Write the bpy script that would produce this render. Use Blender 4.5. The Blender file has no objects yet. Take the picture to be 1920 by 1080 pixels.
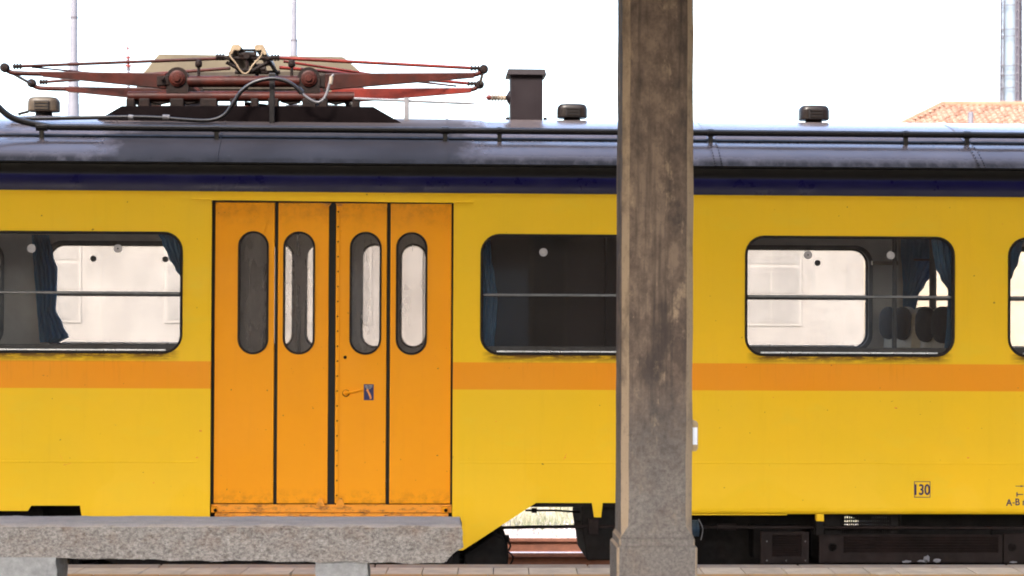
import bpy, math, random
import numpy as np
from mathutils import Vector, Matrix, noise
from mathutils.geometry import tessellate_polygon

# ------------------------------------------------------------------ camera, world, sun, exposure
SC = bpy.context.scene
COL = SC.collection
R = math.radians
random.seed(7)
FPX = 4000.0                                   # focal length in photo pixels (1920 wide), about 75 mm
CAM = Vector((0.0, -13.8, 1.625))              # platform surface is z = 0, near side of the train is y = 0
yaw, pitch, roll = math.atan(165 / FPX), math.atan(40 / FPX), R(0.29)
fwd = Vector((math.sin(yaw) * math.cos(pitch), math.cos(yaw) * math.cos(pitch), math.sin(pitch)))
r0 = Vector((math.cos(yaw), -math.sin(yaw), 0))
u0 = r0.cross(fwd)
right = r0 * math.cos(roll) + u0 * math.sin(roll)
up = u0 * math.cos(roll) - r0 * math.sin(roll)
cam_d = bpy.data.cameras.new('camera')
cam = bpy.data.objects.new('camera', cam_d)
COL.objects.link(cam)
m = Matrix((right, up, -fwd)).transposed().to_4x4()
m.translation = CAM
cam.matrix_world = m
cam_d.sensor_width = 36
cam_d.lens = FPX / 1920 * 36
cam_d.clip_end = 3000
cam_d.dof.use_dof = True
cam_d.dof.focus_distance = 13.8
cam_d.dof.aperture_fstop = 5.6
SC.camera = cam

SUN_EL, SUN_AZ = 44.0, 205.0                   # azimuth measured from +y clockwise: the sun stands behind the camera, over the canopy
wd = bpy.data.worlds.new('World')
SC.world = wd
wd.use_nodes = True
wn = wd.node_tree.nodes
bg = wn['Background']
sky = wn.new('ShaderNodeTexSky')
sky.sky_type = 'NISHITA'
sky.sun_disc = False
sky.sun_elevation = R(SUN_EL)
sky.sun_rotation = R(SUN_AZ)
sky.dust_density = 4.0
sky.air_density = 1.0
sky.ozone_density = 1.0
wd.node_tree.links.new(sky.outputs[0], bg.inputs[0])
bg.inputs[1].default_value = 0.15
sd = bpy.data.lights.new('sun', 'SUN')
sd.energy = 1.3
sd.angle = R(12)
sd.color = (1.0, .95, .88)
sun = bpy.data.objects.new('sun', sd)
COL.objects.link(sun)
sdir = Vector((math.sin(R(SUN_AZ)) * math.cos(R(SUN_EL)), math.cos(R(SUN_AZ)) * math.cos(R(SUN_EL)), math.sin(R(SUN_EL))))
sun.rotation_euler = sdir.to_track_quat('Z', 'Y').to_euler()
sun.location = sdir * 60
SC.view_settings.view_transform = 'Standard'
SC.view_settings.look = 'None'
SC.view_settings.gamma = 1
SC.view_settings.exposure = 3.1
SC.render.engine = 'CYCLES'
SC.cycles.filter_width = 1.9
SC.cycles.max_bounces = 10
SC.cycles.transparent_max_bounces = 24


# ------------------------------------------------------------------ helpers
def at(px, py, Y=0.0):
    """measured photo position (1920x1080) of a thing known to stand at depth Y -> its place in metres"""
    d = fwd + right * ((px - 960) / FPX) + up * ((540 - py) / FPX)
    t = (Y - CAM.y) / d.y
    return CAM + d * t


def AX(px, Y=0.0, py=560):
    return at(px, py, Y).x


def AZ(py, Y=0.0, px=795):
    return at(px, py, Y).z


class MB:
    def __init__(s):
        s.v, s.f = [], []

    def add(s, vs, fs):
        b = len(s.v)
        s.v += [tuple(v) for v in vs]
        s.f += [tuple(b + i for i in f) for f in fs]
        return s

    def box(s, x0, x1, y0, y1, z0, z1):
        vs = [(x, y, z) for z in (z0, z1) for y in (y0, y1) for x in (x0, x1)]
        return s.add(vs, [(0, 2, 3, 1), (4, 5, 7, 6), (0, 1, 5, 4), (2, 6, 7, 3), (0, 4, 6, 2), (1, 3, 7, 5)])

    def prism(s, poly, y0, y1, holes=()):
        """poly in (x, z), extruded from y0 to y1; holes are polys as well"""
        loops = [list(poly)] + [list(h) for h in holes]
        pts = [p for l in loops for p in l]
        tris = tessellate_polygon([[Vector((p[0], p[1], 0)) for p in l] for l in loops])
        n = len(pts)
        vs = [(p[0], y0, p[1]) for p in pts] + [(p[0], y1, p[1]) for p in pts]
        fs = []
        for t in tris:
            a, b, c = t
            cr = (pts[b][0] - pts[a][0]) * (pts[c][1] - pts[a][1]) - (pts[b][1] - pts[a][1]) * (pts[c][0] - pts[a][0])
            if abs(cr) < 1e-12:
                continue
            if cr < 0:
                b, c = c, b
            fs.append((a, b, c))
            fs.append((a + n, c + n, b + n))
        o = 0
        for li, l in enumerate(loops):
            k = len(l)
            area = sum(l[i][0] * l[(i + 1) % k][1] - l[(i + 1) % k][0] * l[i][1] for i in range(k))
            ccw = area > 0
            if li:
                ccw = not ccw
            for i in range(k):
                a, b = o + i, o + (i + 1) % k
                fs.append((a, a + n, b + n, b) if ccw else (b, b + n, a + n, a))
            o += k
        return s.add(vs, fs)

    def sweep(s, prof, x0, x1, nx=1, caps=False):
        """open profile in (y, z) drawn along x; the outside is on the left of the profile's run"""
        k = len(prof)
        vs = [(x0 + (x1 - x0) * i / nx, p[0], p[1]) for i in range(nx + 1) for p in prof]
        fs = [(i * k + j, (i + 1) * k + j, (i + 1) * k + j + 1, i * k + j + 1) for i in range(nx) for j in range(k - 1)]
        if caps:
            fs += [tuple(range(k))[::-1], tuple(nx * k + j for j in range(k))]
        return s.add(vs, fs)

    def tube(s, pts, r, n=10, caps=True):
        pts = [Vector(p) for p in pts]
        rs = r if isinstance(r, (list, tuple)) else [r] * len(pts)
        rings = []
        pn = None
        for i, p in enumerate(pts):
            t = (pts[min(i + 1, len(pts) - 1)] - pts[max(i - 1, 0)]).normalized()
            if pn is None:
                a = Vector((0, 0, 1)) if abs(t.z) < .9 else Vector((0, 1, 0))
                pn = (a - t * a.dot(t)).normalized()
            else:
                pn = (pn - t * pn.dot(t)).normalized()
            b = t.cross(pn)
            rings.append([p + (pn * math.cos(2 * math.pi * k / n) + b * math.sin(2 * math.pi * k / n)) * rs[i] for k in range(n)])
        vs = [v for rg in rings for v in rg]
        fs = []
        for i in range(len(rings) - 1):
            for k in range(n):
                a, b2 = i * n + k, i * n + (k + 1) % n
                fs.append((a, b2, b2 + n, a + n))
        if caps:
            fs.append(tuple(range(n))[::-1])
            fs.append(tuple((len(rings) - 1) * n + k for k in range(n)))
        return s.add(vs, fs)

    def lathe(s, prof, c, axis='Z', n=24):
        """prof: (radius, height) pairs"""
        vs, fs = [], []
        for (r, h) in prof:
            for k in range(n):
                a = 2 * math.pi * k / n
                p = (r * math.cos(a), r * math.sin(a), h)
                if axis == 'Y':
                    p = (p[0], h, -p[1])
                elif axis == 'X':
                    p = (h, p[0], p[1])
                vs.append((c[0] + p[0], c[1] + p[1], c[2] + p[2]))
        for i in range(len(prof) - 1):
            for k in range(n):
                a, b = i * n + k, i * n + (k + 1) % n
                fs.append((a, b, b + n, a + n))
        fs.append(tuple(range(n))[::-1])
        fs.append(tuple((len(prof) - 1) * n + k for k in range(n)))
        return s.add(vs, fs)

    def build(s, name, mat, parent=None, smooth=None, bevel=0, loc=None):
        me = bpy.data.meshes.new(name)
        me.from_pydata(s.v, [], s.f)
        me.validate()
        if smooth is not None:
            me.polygons.foreach_set('use_smooth', [True] * len(me.polygons))
            me.set_sharp_from_angle(angle=R(smooth))
        o = bpy.data.objects.new(name, me)
        COL.objects.link(o)
        if mat:
            me.materials.append(mat)
        if parent:
            o.parent = parent
        if loc:
            o.location = loc
        if bevel:
            b = o.modifiers.new('bevel', 'BEVEL')
            b.width = bevel
            b.segments = 2
            b.limit_method = 'ANGLE'
        return o


def tag(o, label=None, cat=None, group=None, kind=None):
    if label: o['label'] = label
    if cat: o['category'] = cat
    if group: o['group'] = group
    if kind: o['kind'] = kind
    return o


def empty(name, loc=(0, 0, 0)):
    o = bpy.data.objects.new(name, None)
    COL.objects.link(o)
    o.location = loc
    o.empty_display_size = .2
    return o


def rrect(x0, x1, z0, z1, r, n=7):
    pts = []
    for cx, cz, a0 in ((x1 - r, z0 + r, -90), (x1 - r, z1 - r, 0), (x0 + r, z1 - r, 90), (x0 + r, z0 + r, 180)):
        for i in range(n + 1):
            a = R(a0 + 90 * i / n)
            pts.append((cx + r * math.cos(a), cz + r * math.sin(a)))
    return pts


def smooth_path(pts, n=6):
    pts = [Vector(p) for p in pts]
    out = []
    P = [pts[0]] + pts + [pts[-1]]
    for i in range(1, len(P) - 2):
        a, b, c, d = P[i - 1], P[i], P[i + 1], P[i + 2]
        for k in range(n):
            t = k / n
            out.append(.5 * ((2 * b) + (c - a) * t + (2 * a - 5 * b + 4 * c - d) * t * t + (3 * b - a - 3 * c + d) * t ** 3))
    out.append(pts[-1])
    return out


# ------------------------------------------------------------------ materials
class NT:
    def __init__(s, name):
        s.m = bpy.data.materials.new(name)
        s.m.use_nodes = True
        s.t = s.m.node_tree
        s.n = s.t.nodes
        s.b = s.n['Principled BSDF']
        s.out = s.n['Material Output']
        g = s.n.new('ShaderNodeNewGeometry')
        s.pos = g.outputs['Position']
        sp = s.n.new('ShaderNodeSeparateXYZ')
        s.link(s.pos, sp.inputs[0])
        s.x, s.y, s.z = sp.outputs

    def link(s, a, b):
        s.t.links.new(a, b)

    def put(s, v, sock):
        if hasattr(v, 'is_output'):
            s.link(v, sock)
        else:
            if isinstance(v, (tuple, list)) and len(v) == 3 and sock.type == 'RGBA':
                v = (*v, 1)
            sock.default_value = v

    def math(s, op, a, b=0.0, c=None, clamp=False):
        n = s.n.new('ShaderNodeMath')
        n.operation = op
        n.use_clamp = clamp
        s.put(a, n.inputs[0])
        s.put(b, n.inputs[1])
        if c is not None:
            s.put(c, n.inputs[2])
        return n.outputs[0]

    def noise(s, scale=5, detail=4, rough=.6, stretch=None, off=0):
        n = s.n.new('ShaderNodeTexNoise')
        n.inputs['Scale'].default_value = scale
        n.inputs['Detail'].default_value = detail
        n.inputs['Roughness'].default_value = rough
        mp = s.n.new('ShaderNodeMapping')
        if stretch:
            mp.inputs['Scale'].default_value = stretch
        mp.inputs['Location'].default_value = (off, off * .7, off * 1.3)
        s.link(s.pos, mp.inputs[0])
        s.link(mp.outputs[0], n.inputs['Vector'])
        return n.outputs['Fac']

    def vor(s, scale, stretch=None, feature='F1', out='Distance'):
        n = s.n.new('ShaderNodeTexVoronoi')
        n.feature = feature
        n.inputs['Scale'].default_value = scale
        mp = s.n.new('ShaderNodeMapping')
        if stretch:
            mp.inputs['Scale'].default_value = stretch
        s.link(s.pos, mp.inputs[0])
        s.link(mp.outputs[0], n.inputs['Vector'])
        return n.outputs[out]

    def ramp(s, v, lo, hi, a=0.0, b=1.0):
        n = s.n.new('ShaderNodeMapRange')
        s.put(v, n.inputs[0])
        n.inputs[1].default_value, n.inputs[2].default_value = lo, hi
        n.inputs[3].default_value, n.inputs[4].default_value = a, b
        return n.outputs[0]

    def mix(s, f, a, b, mode='MIX'):
        n = s.n.new('ShaderNodeMix')
        n.data_type = 'RGBA'
        n.blend_type = mode
        s.put(f, n.inputs[0])
        s.put(a, n.inputs[6])
        s.put(b, n.inputs[7])
        return n.outputs[2]

    def inrange(s, v, lo, hi, soft=.002):
        return s.math('MULTIPLY', s.ramp(v, lo - soft, lo + soft), s.ramp(v, hi + soft, hi - soft))

    def bump(s, h, strength=.3, dist=.01, prev=None):
        n = s.n.new('ShaderNodeBump')
        n.inputs['Strength'].default_value = strength
        n.inputs['Distance'].default_value = dist
        s.put(h, n.inputs['Height'])
        if prev is not None:
            s.link(prev, n.inputs['Normal'])
        return n.outputs[0]

    def fin(s, col=None, rough=None, metal=None, normal=None, spec=None):
        if col is not None: s.put(col, s.b.inputs['Base Color'])
        if rough is not None: s.put(rough, s.b.inputs['Roughness'])
        if metal is not None: s.put(metal, s.b.inputs['Metallic'])
        if normal is not None: s.link(normal, s.b.inputs['Normal'])
        if spec is not None: s.put(spec, s.b.inputs['Specular IOR Level'])
        return s.m


def simple(name, c1, c2=None, scale=8, rough=.5, metal=0, bump=.15, bscale=60, bdist=.003, spec=.2, lo=.35, hi=.65, stretch=None):
    t = NT(name)
    c2 = c2 or tuple(x * .7 for x in c1)
    n = t.noise(scale, 5, .65, stretch)
    col = t.mix(t.ramp(n, lo, hi), c1, c2)
    rg = t.ramp(t.noise(scale * 2.3, 3, off=3), .3, .7, max(rough - .1, .03), min(rough + .12, 1))
    nm = t.bump(t.noise(bscale, 4, off=9), bump, bdist)
    return t.fin(col, rg, metal, nm, spec)


ZW_BOT = AZ(666)
WIN = [(AX(-47), AX(340)), (AX(903), AX(1291)), (AX(1399), AX(1788)), (AX(1892), AX(2281)), (AX(2385), AX(2774)), (AX(-543), AX(-155))]
WZ = (AZ(663), AZ(440))
Z_STRIPE = (AZ(730), AZ(679))
Z_BEAD = AZ(867)


def yellow_mat():
    t = NT('yellow_paint')
    big = t.noise(1.1, 4, .55)
    col = t.mix(t.ramp(big, .35, .68), (.83, .490, .014), (.765, .478, .017))
    pale = t.noise(2.3, 5, .6, (1, 1, 2.2), 4)
    col = t.mix(t.ramp(pale, .58, .75, 0, .35), col, (.72, .52, .035))
    stripe = t.inrange(t.z, Z_STRIPE[0], Z_STRIPE[1])
    org = t.mix(t.ramp(big, .35, .68), (.81, .285, .010), (.77, .295, .012))
    col = t.mix(stripe, col, org)
    # vertical washed streaks and travelling dirt
    st = t.noise(3.0, 5, .7, (5, 5, .35), 2)
    col = t.mix(t.ramp(st, .55, .9, 0, .16), col, (.48, .27, .02))
    # grime below the windows
    wm = None
    for (a, b) in WIN[:4]:
        q = t.inrange(t.x, a + .05, b - .05, .05)
        wm = q if wm is None else t.math('MAXIMUM', wm, q)
    band = t.math('MULTIPLY', t.ramp(t.z, ZW_BOT - .055, ZW_BOT - .008), t.ramp(t.z, ZW_BOT + .03, ZW_BOT + .02))
    gn = t.noise(5, 6, .75, (1.4, 1, 9), 6)
    grime = t.math('MULTIPLY', t.math('MULTIPLY', wm, t.math('POWER', band, 1.1)), t.ramp(gn, .34, .52))
    col = t.mix(t.math('MULTIPLY', grime, .9), col, (.09, .035, .012))
    drip = t.math('MULTIPLY', t.math('MULTIPLY', wm, t.ramp(t.z, ZW_BOT - .22, ZW_BOT - .02)), t.ramp(t.noise(9, 4, .7, (4, 1, .3), 8), .56, .8, 0, .35))
    drip = t.math('MULTIPLY', drip, t.ramp(t.z, ZW_BOT + .03, ZW_BOT + .02))
    col = t.mix(drip, col, (.25, .11, .015))
    # chips and specks
    sp = t.noise(34, 2, .5, off=1)
    col = t.mix(t.ramp(sp, .755, .775, 0, .75), col, (.16, .07, .02))
    sc = t.noise(14, 3, .8, (1, 1, 3), 12)
    col = t.mix(t.ramp(sc, .72, .78, 0, .4), col, (.45, .27, .05))
    # patched repaint near the skirt
    ov = t.math('MULTIPLY', t.ramp(t.noise(1.7, 2, .4, off=21), .52, .56), t.ramp(t.z, Z_BEAD + .12, Z_BEAD - .1))
    col = t.mix(t.math('MULTIPLY', ov, .35), col, (.84, .52, .03))
    low = t.noise(1.6, 2, .5, (1, 1, 1.6), 15)
    nm = t.bump(low, .10, .05)
    nm = t.bump(t.noise(120, 3, off=2), .05, .002, nm)
    return t.fin(col, t.ramp(t.noise(4, 4, off=8), .3, .7, .42, .6), 0, nm, .12)


def orange_mat():
    t = NT('orange_door_paint')
    big = t.noise(1.6, 4, .55, off=3)
    col = t.mix(t.ramp(big, .35, .68), (.85, .325, .006), (.81, .305, .006))
    st = t.noise(3.0, 5, .7, (6, 5, .35), 2)
    col = t.mix(t.ramp(st, .55, .9, 0, .16), col, (.48, .19, .012))
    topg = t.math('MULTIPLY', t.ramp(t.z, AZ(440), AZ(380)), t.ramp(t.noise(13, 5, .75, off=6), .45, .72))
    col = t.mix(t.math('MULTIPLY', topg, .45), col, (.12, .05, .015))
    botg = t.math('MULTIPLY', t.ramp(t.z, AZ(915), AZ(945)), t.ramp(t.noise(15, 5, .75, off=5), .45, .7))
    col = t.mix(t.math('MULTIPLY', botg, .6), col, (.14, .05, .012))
    sp = t.noise(36, 2, .5, off=5)
    col = t.mix(t.ramp(sp, .735, .755, 0, .8), col, (.12, .05, .015))
    nm = t.bump(t.noise(2.2, 2, .5, off=15), .10, .04)
    nm = t.bump(t.noise(120, 3, off=2), .05, .002, nm)
    return t.fin(col, t.ramp(t.noise(4, 4, off=8), .3, .7, .40, .56), 0, nm, .12)


def rusty_sill_mat():
    t = NT('rusty_orange_sill')
    n = t.noise(8, 6, .75, (1.2, 1, 2.8))
    col = t.mix(t.ramp(n, .50, .66), (.78, .29, .012), (.13, .045, .014))
    nm = t.bump(n, .4, .005)
    return t.fin(col, .7, 0, nm)


def roof_mat():
    t = NT('dark_roof_paint')
    # the middle stretch is dull with dust, the rest was repainted and is glossy
    xa, xb = AX(205), AX(885)
    wob = t.math('ADD', t.x, t.ramp(t.noise(5, 4, .7), .3, .7, -.12, .12))
    dust = t.inrange(wob, xa, xb, .1)
    dust = t.math('MULTIPLY', dust, t.ramp(t.noise(1.6, 4, .55, off=4), .25, .6, .8, 1.0))
    spots = t.ramp(t.noise(16, 5, .75, off=2), .66, .76)
    base = t.mix(t.ramp(t.noise(3, 5, .6), .35, .65), (.128, .101, .096), (.152, .121, .114))
    col = t.mix(t.math('MULTIPLY', dust, .95), base, (.017, .0115, .0098))
    col = t.mix(t.math('MULTIPLY', spots, t.math('MULTIPLY', dust, .5)), col, (.2, .19, .2))
    # soot and crust along the two seams
    crust = t.math('MULTIPLY', t.ramp(t.z, 2.65, 2.588), t.ramp(t.noise(9, 6, .7, (1.6, 1, .5), 3), .22, .55, .35, 1))
    col = t.mix(crust, col, (.02, .017, .017))
    crust2 = t.math('MULTIPLY', t.inrange(t.z, 2.735, 2.765, .012), t.ramp(t.noise(14, 5, .7, off=13), .32, .55))
    col = t.mix(crust2, col, (.02, .017, .017))
    rg = t.math('ADD', t.ramp(t.noise(2, 5, .6, (1, 1, 2.5), 7), .3, .7, .15, .27), t.math('MULTIPLY', dust, .45))
    rg = t.math('MAXIMUM', rg, t.math('MULTIPLY', t.math('MAXIMUM', crust, crust2), .8))
    nm = t.bump(t.noise(1.8, 2, .45, (.8, 2, 2), 5), .16, .05)
    nm = t.bump(t.noise(60, 3, off=2), .04, .002, nm)
    met = t.math('MULTIPLY', t.math('SUBTRACT', 1, t.math('MAXIMUM', dust, t.math('MAXIMUM', crust, crust2))), .55, clamp=True)
    return t.fin(col, rg, met, nm, .25)


def glass_mat(name, tint=(.62, .60, .56), dust=.16, dcol=(.34, .32, .29), dscale=3.0, seed=0):
    t = NT(name)
    tr = t.n.new('ShaderNodeBsdfTransparent')
    tr.inputs[0].default_value = (*tint, 1)
    df = t.n.new('ShaderNodeBsdfDiffuse')
    df.inputs[0].default_value = (*dcol, 1)
    tl = t.n.new('ShaderNodeBsdfTranslucent')
    tl.inputs[0].default_value = (*dcol, 1)
    m0 = t.n.new('ShaderNodeMixShader')
    m0.inputs[0].default_value = .5
    t.link(df.outputs[0], m0.inputs[1])
    t.link(tl.outputs[0], m0.inputs[2])
    n = t.noise(dscale, 6, .7, (1.5, 1, .5), seed)
    n2 = t.noise(dscale * 7, 4, .7, (1, 1, .35), seed + 3)
    f = t.math('ADD', t.ramp(n, .25, .75, dust * .6, dust * 1.35), t.ramp(n2, .5, .8, 0, dust * .3), clamp=True)
    m1 = t.n.new('ShaderNodeMixShader')
    t.link(f, m1.inputs[0])
    t.link(tr.outputs[0], m1.inputs[1])
    t.link(m0.outputs[0], m1.inputs[2])
    gl = t.n.new('ShaderNodeBsdfGlossy')
    gl.inputs['Roughness'].default_value = .03
    fr = t.n.new('ShaderNodeFresnel')
    fr.inputs[0].default_value = 1.45
    m2 = t.n.new('ShaderNodeMixShader')
    t.link(fr.outputs[0], m2.inputs[0])
    t.link(m1.outputs[0], m2.inputs[1])
    t.link(gl.outputs[0], m2.inputs[2])
    t.link(m2.outputs[0], t.out.inputs[0])
    t.n.remove(t.b)
    return t.m


def granite_mat():
    t = NT('rough_granite')
    a = t.noise(46, 7, .80, (1, 1, 1.5))
    col = t.mix(t.ramp(a, .36, .64), (.11, .098, .092), (.46, .412, .378))
    v = t.vor(190)
    col = t.mix(t.ramp(v, .0, .35, .7, 0), col, (0.0518, 0.0481, 0.0518))
    w = t.noise(120, 3, .6, off=5)
    col = t.mix(t.ramp(w, .60, .68, 0, .75), col, (0.488, 0.459, 0.444))
    b = t.noise(5.5, 6, .75, (1, 1, 1.4), 3)
    topm = t.ramp(t.z, .36, .52, .35, 1.25)
    col = t.mix(t.math('MULTIPLY', t.ramp(b, .46, .66, 0, .42), topm), col, (0.192, 0.0962, 0.0518))
    # seat top worn smooth; extra paleness on upward faces paints light from above
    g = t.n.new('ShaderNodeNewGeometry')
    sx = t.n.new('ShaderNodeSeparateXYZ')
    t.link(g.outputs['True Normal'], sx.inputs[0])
    worn_lit = t.math('MULTIPLY', t.ramp(sx.outputs[2], .6, .85), t.ramp(t.noise(7, 5, .7, off=14), .25, .6, .55, 1))
    col = t.mix(worn_lit, col, t.mix(t.ramp(w, .35, .65), (.56, .455, .375), (.68, .57, .48)))
    nm = t.bump(a, .6, .012)
    nm = t.bump(t.noise(160, 4, off=4), .5, .004, nm)
    return t.fin(col, .85, 0, nm, .2)


def concrete_mat():
    t = NT('stained_concrete')
    a = t.noise(5.0, 8, .72, (1.2, 1, .9), 2)
    col = t.mix(t.ramp(a, .40, .57), (.092, .067, .055), (.205, .148, .110))
    b = t.noise(3.0, 7, .70, (1.8, 1, .75), 9)
    col = t.mix(t.ramp(b, .47, .62, 0, .82), col, (.055, .043, .040))
    c = t.noise(6.5, 7, .74, (1.8, 1, .9), 17)
    col = t.mix(t.ramp(c, .56, .68, 0, .8), col, (.36, .262, .175))
    run = t.noise(3.4, 6, .7, (5.5, 1, .22), 41)
    col = t.mix(t.ramp(run, .50, .66, 0, .75), col, (.05, .04, .037))
    low = t.ramp(t.z, 1.35, .8)
    g = t.mix(t.ramp(t.noise(62, 6, .75, off=5), .34, .66), (.10, .086, .078), (.22, .195, .176))
    col = t.mix(t.math('MULTIPLY', low, t.ramp(t.noise(6, 5, .7, off=25), .25, .5, .35, .9)), col, g)
    # arrises: paint and soot worn off, paler
    ge = t.n.new('ShaderNodeNewGeometry')
    sx = t.n.new('ShaderNodeSeparateXYZ')
    t.link(ge.outputs['True Normal'], sx.inputs[0])
    ab = t.math('ABSOLUTE', sx.outputs[0])
    edge = t.math('MULTIPLY', t.inrange(ab, .45, .92, .08), t.ramp(t.noise(5, 5, .7, (1, 1, .6), 33), .34, .5, .25, .95))
    col = t.mix(edge, col, (.36, .265, .18))
    p = t.noise(75, 5, .7, off=8)
    col = t.mix(t.ramp(p, .55, .75, 0, .5), col, (.05, .043, .04))
    nm = t.bump(t.noise(26, 6, .75, off=31), .35, .012)
    nm = t.bump(p, .35, .004, nm)
    return t.fin(col, .88, 0, nm, .15)


def ballast_mat():
    t = NT('ballast_stone')
    v = t.vor(26, out='Color')
    col = t.mix(v, (.12, .105, .10), (.33, .29, .28))
    d = t.vor(26)
    nm = t.bump(t.ramp(d, 0, .6, 1, 0), 1.0, .03)
    return t.fin(col, .9, 0, nm)


def ground_mat():
    t = NT('dry_grass_ground')
    a = t.noise(1.7, 6, .7)
    col = t.mix(t.ramp(a, .35, .62), (.19, .155, .11), (.13, .13, .075))
    b = t.noise(18, 5, .75, off=3)
    col = t.mix(t.ramp(b, .5, .7, 0, .6), col, (.24, .20, .145))
    return t.fin(col, .95, 0, t.bump(b, .6, .03))


def grass_mat():
    t = NT('grass_blades')
    col = t.mix(t.ramp(t.noise(1.3, 4, .7), .4, .6), (.22, .19, .125), (.13, .16, .075))
    col = t.mix(t.ramp(t.noise(40, 2, off=4), .4, .65), col, (.28, .24, .175))
    tl = t.n.new('ShaderNodeBsdfTranslucent')
    t.put(col, tl.inputs[0])
    t.fin(col, .7)
    mx = t.n.new('ShaderNodeMixShader')
    mx.inputs[0].default_value = .35
    t.link(t.b.outputs[0], mx.inputs[1])
    t.link(tl.outputs[0], mx.inputs[2])
    t.link(mx.outputs[0], t.out.inputs[0])
    return t.m


def curtain_mat():
    t = NT('blue_curtain_cloth')
    w = t.noise(6, 4, .6, (6, 3, .3))
    col = t.mix(t.ramp(w, .35, .65), (.10, .235, .42), (.15, .33, .55))
    t.fin(col, .9, 0, t.bump(t.noise(300, 2), .2, .001), .1)
    tl = t.n.new('ShaderNodeBsdfTranslucent')
    t.put(col, tl.inputs[0])
    mx = t.n.new('ShaderNodeMixShader')
    mx.inputs[0].default_value = .3
    t.link(t.b.outputs[0], mx.inputs[1])
    t.link(tl.outputs[0], mx.inputs[2])
    t.link(mx.outputs[0], t.out.inputs[0])
    return t.m


Y_MAT = yellow_mat()
O_MAT = orange_mat()
SILL = rusty_sill_mat()
ROOF = roof_mat()
GLASS = glass_mat('dusty_window_glass', (.73, .715, .70), .10, (.30, .28, .275))
GLASS_FAR = glass_mat('dusty_far_window_glass', (.64, .62, .60), .28, (.38, .35, .325), 2.2, 11)
GLASS_DOOR = glass_mat('grimy_door_glass', (.76, .72, .69), .40, (.37, .325, .305), 3, 5)
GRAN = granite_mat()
CONC = concrete_mat()
BALLAST = ballast_mat()
NAVY = simple('navy_paint', (.005, .0042, .036), (.0055, .0045, .032), 3, .34, 0, .04, 5, .01, .2, .2, .8, (.4, 1, 3))
BLACKP = simple('sooty_black_paint', (0.0048, 0.0039, 0.0042), (0.0072, 0.0057, 0.0057), 6, .5, 0, .1, 40, .003)
RUBBER = simple('black_rubber', (0.006, 0.0055, 0.0055), (0.01, 0.0085, 0.008), 30, .55)
GASKET = simple('worn_rubber_gasket', (0.0084, 0.0066, 0.006), (0.03, 0.0132, 0.0072), 14, .6, lo=.5, hi=.75)
ALU = simple('brushed_aluminium', (.55, .55, .57), (.38, .38, .40), 20, .32, .9)
RAILM = simple('dull_window_rail', (.13, .13, .135), (.09, .09, .095), 20, .35, .4)
GREYMET = simple('grey_painted_steel', (0.128, 0.124, 0.128), (0.088, 0.084, 0.088), 12, .45)
PIPE = simple('dark_glossy_pipe', (.0035, .003, .004), (.006, .005, .0055), 8, .38, 0, .06, 60, .002, .3)
DECKM = simple('sooty_deck_paint', (.0035, .0022, .0024), (.005, .0032, .0034), 6, .8, 0, .2, 40, .003, .03)
OXIDE = simple('red_oxide_paint', (.034, .0055, .003), (.013, .0036, .0026), 6, .5, 0, .3, 45, .003, lo=.3, hi=.62, spec=0.1)
OXIDE_LIT = simple('red_oxide_lit', (.085, .009, .005), (.045, .006, .004), 6, .5, 0, .2, 45, .003, spec=0.1)  # same red oxide, brightened for sun and flare on the right side
DARKRUST = simple('dark_rusty_steel', (0.009, 0.00432, 0.00324), (0.00396, 0.00252, 0.00216), 18, .7, 0, .4, 60, .004, spec=0.1)
BEIGE = simple('weathered_beige_paint', (0.06875, 0.055, 0.03438), (0.04675, 0.03712, 0.02337), 4, .7, 0, .2, 30, .004, lo=.3, hi=.7)
BEIGE_D = simple('weathered_brown_paint', (0.02475, 0.01782, 0.01114), (0.01485, 0.01114, 0.00792), 7, .75, 0, .2, 30, .004)
HORN = simple('bare_metal_horn', (0.1512, 0.1134, 0.0714), (0.0924, 0.063, 0.0378), 14, .5)
BROWNBOX = simple('dark_brown_box_paint', (.008, .0055, .0065), (.010, .007, .008), 5, .5, spec=0.1)
VENT = simple('vent_brown_paint', (.006, .004, .0036), (.009, .0062, .005), 8, .35, spec=0.12)
VENT_L = simple('vent_olive_paint', (0.051, 0.036, 0.021), (0.027, 0.0195, 0.0135), 8, .5)
CERAM = simple('white_ceramic', (.22, .18, .14), (.15, .12, .09), 12, .3)
UNDER = simple('underframe_black', (0.006, 0.005, 0.005), (0.011, 0.0075, 0.0065), 8, .8, 0, .3, 40, .004)
UNDER_B = simple('underframe_brown', (.020, .0115, .0105), (.012, .0075, .007), 7, .75, 0, .3, 60, .003)
WALLIN = simple('interior_grey_panel', (.60, .58, .56), (.50, .48, .46), 3, .6, 0, .05)
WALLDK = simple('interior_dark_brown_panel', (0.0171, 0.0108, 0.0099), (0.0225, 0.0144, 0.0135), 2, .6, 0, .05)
CEILIN = simple('interior_ceiling', (.72, .70, .67), (.64, .62, .59), 3, .6, 0, .05)
FLOORIN = simple('interior_floor', (.26, .23, .21), (.2, .18, .165), 5, .7)
SEATC = simple('seat_dark_cloth', (.045, .042, .048), (.07, .06, .06), 30, .85)
SEATB = simple('seat_beige_vinyl', (.75, .66, .50), (.62, .54, .42), 8, .5)
CURT = curtain_mat()
STICKER = simple('grey_window_disc', (.42, .40, .40), (.33, .31, .32), 40, .6)
DOT = simple('black_dot', (.01, .01, .01), None, 40, .6)
LETTER = simple('dark_blue_lettering', (.022, .012, .075), (.03, .02, .07), 40, .5)
DECAL = simple('blue_decal', (.012, .016, .11), (.018, .02, .08), 40, .4)
DECAL_W = simple('pale_decal_print', (.42, .40, .36), (.34, .30, .26), 60, .5)
DECAL_O = simple('orange_decal_print', (.80, .33, .10), (.75, .28, .07), 60, .5)
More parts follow.
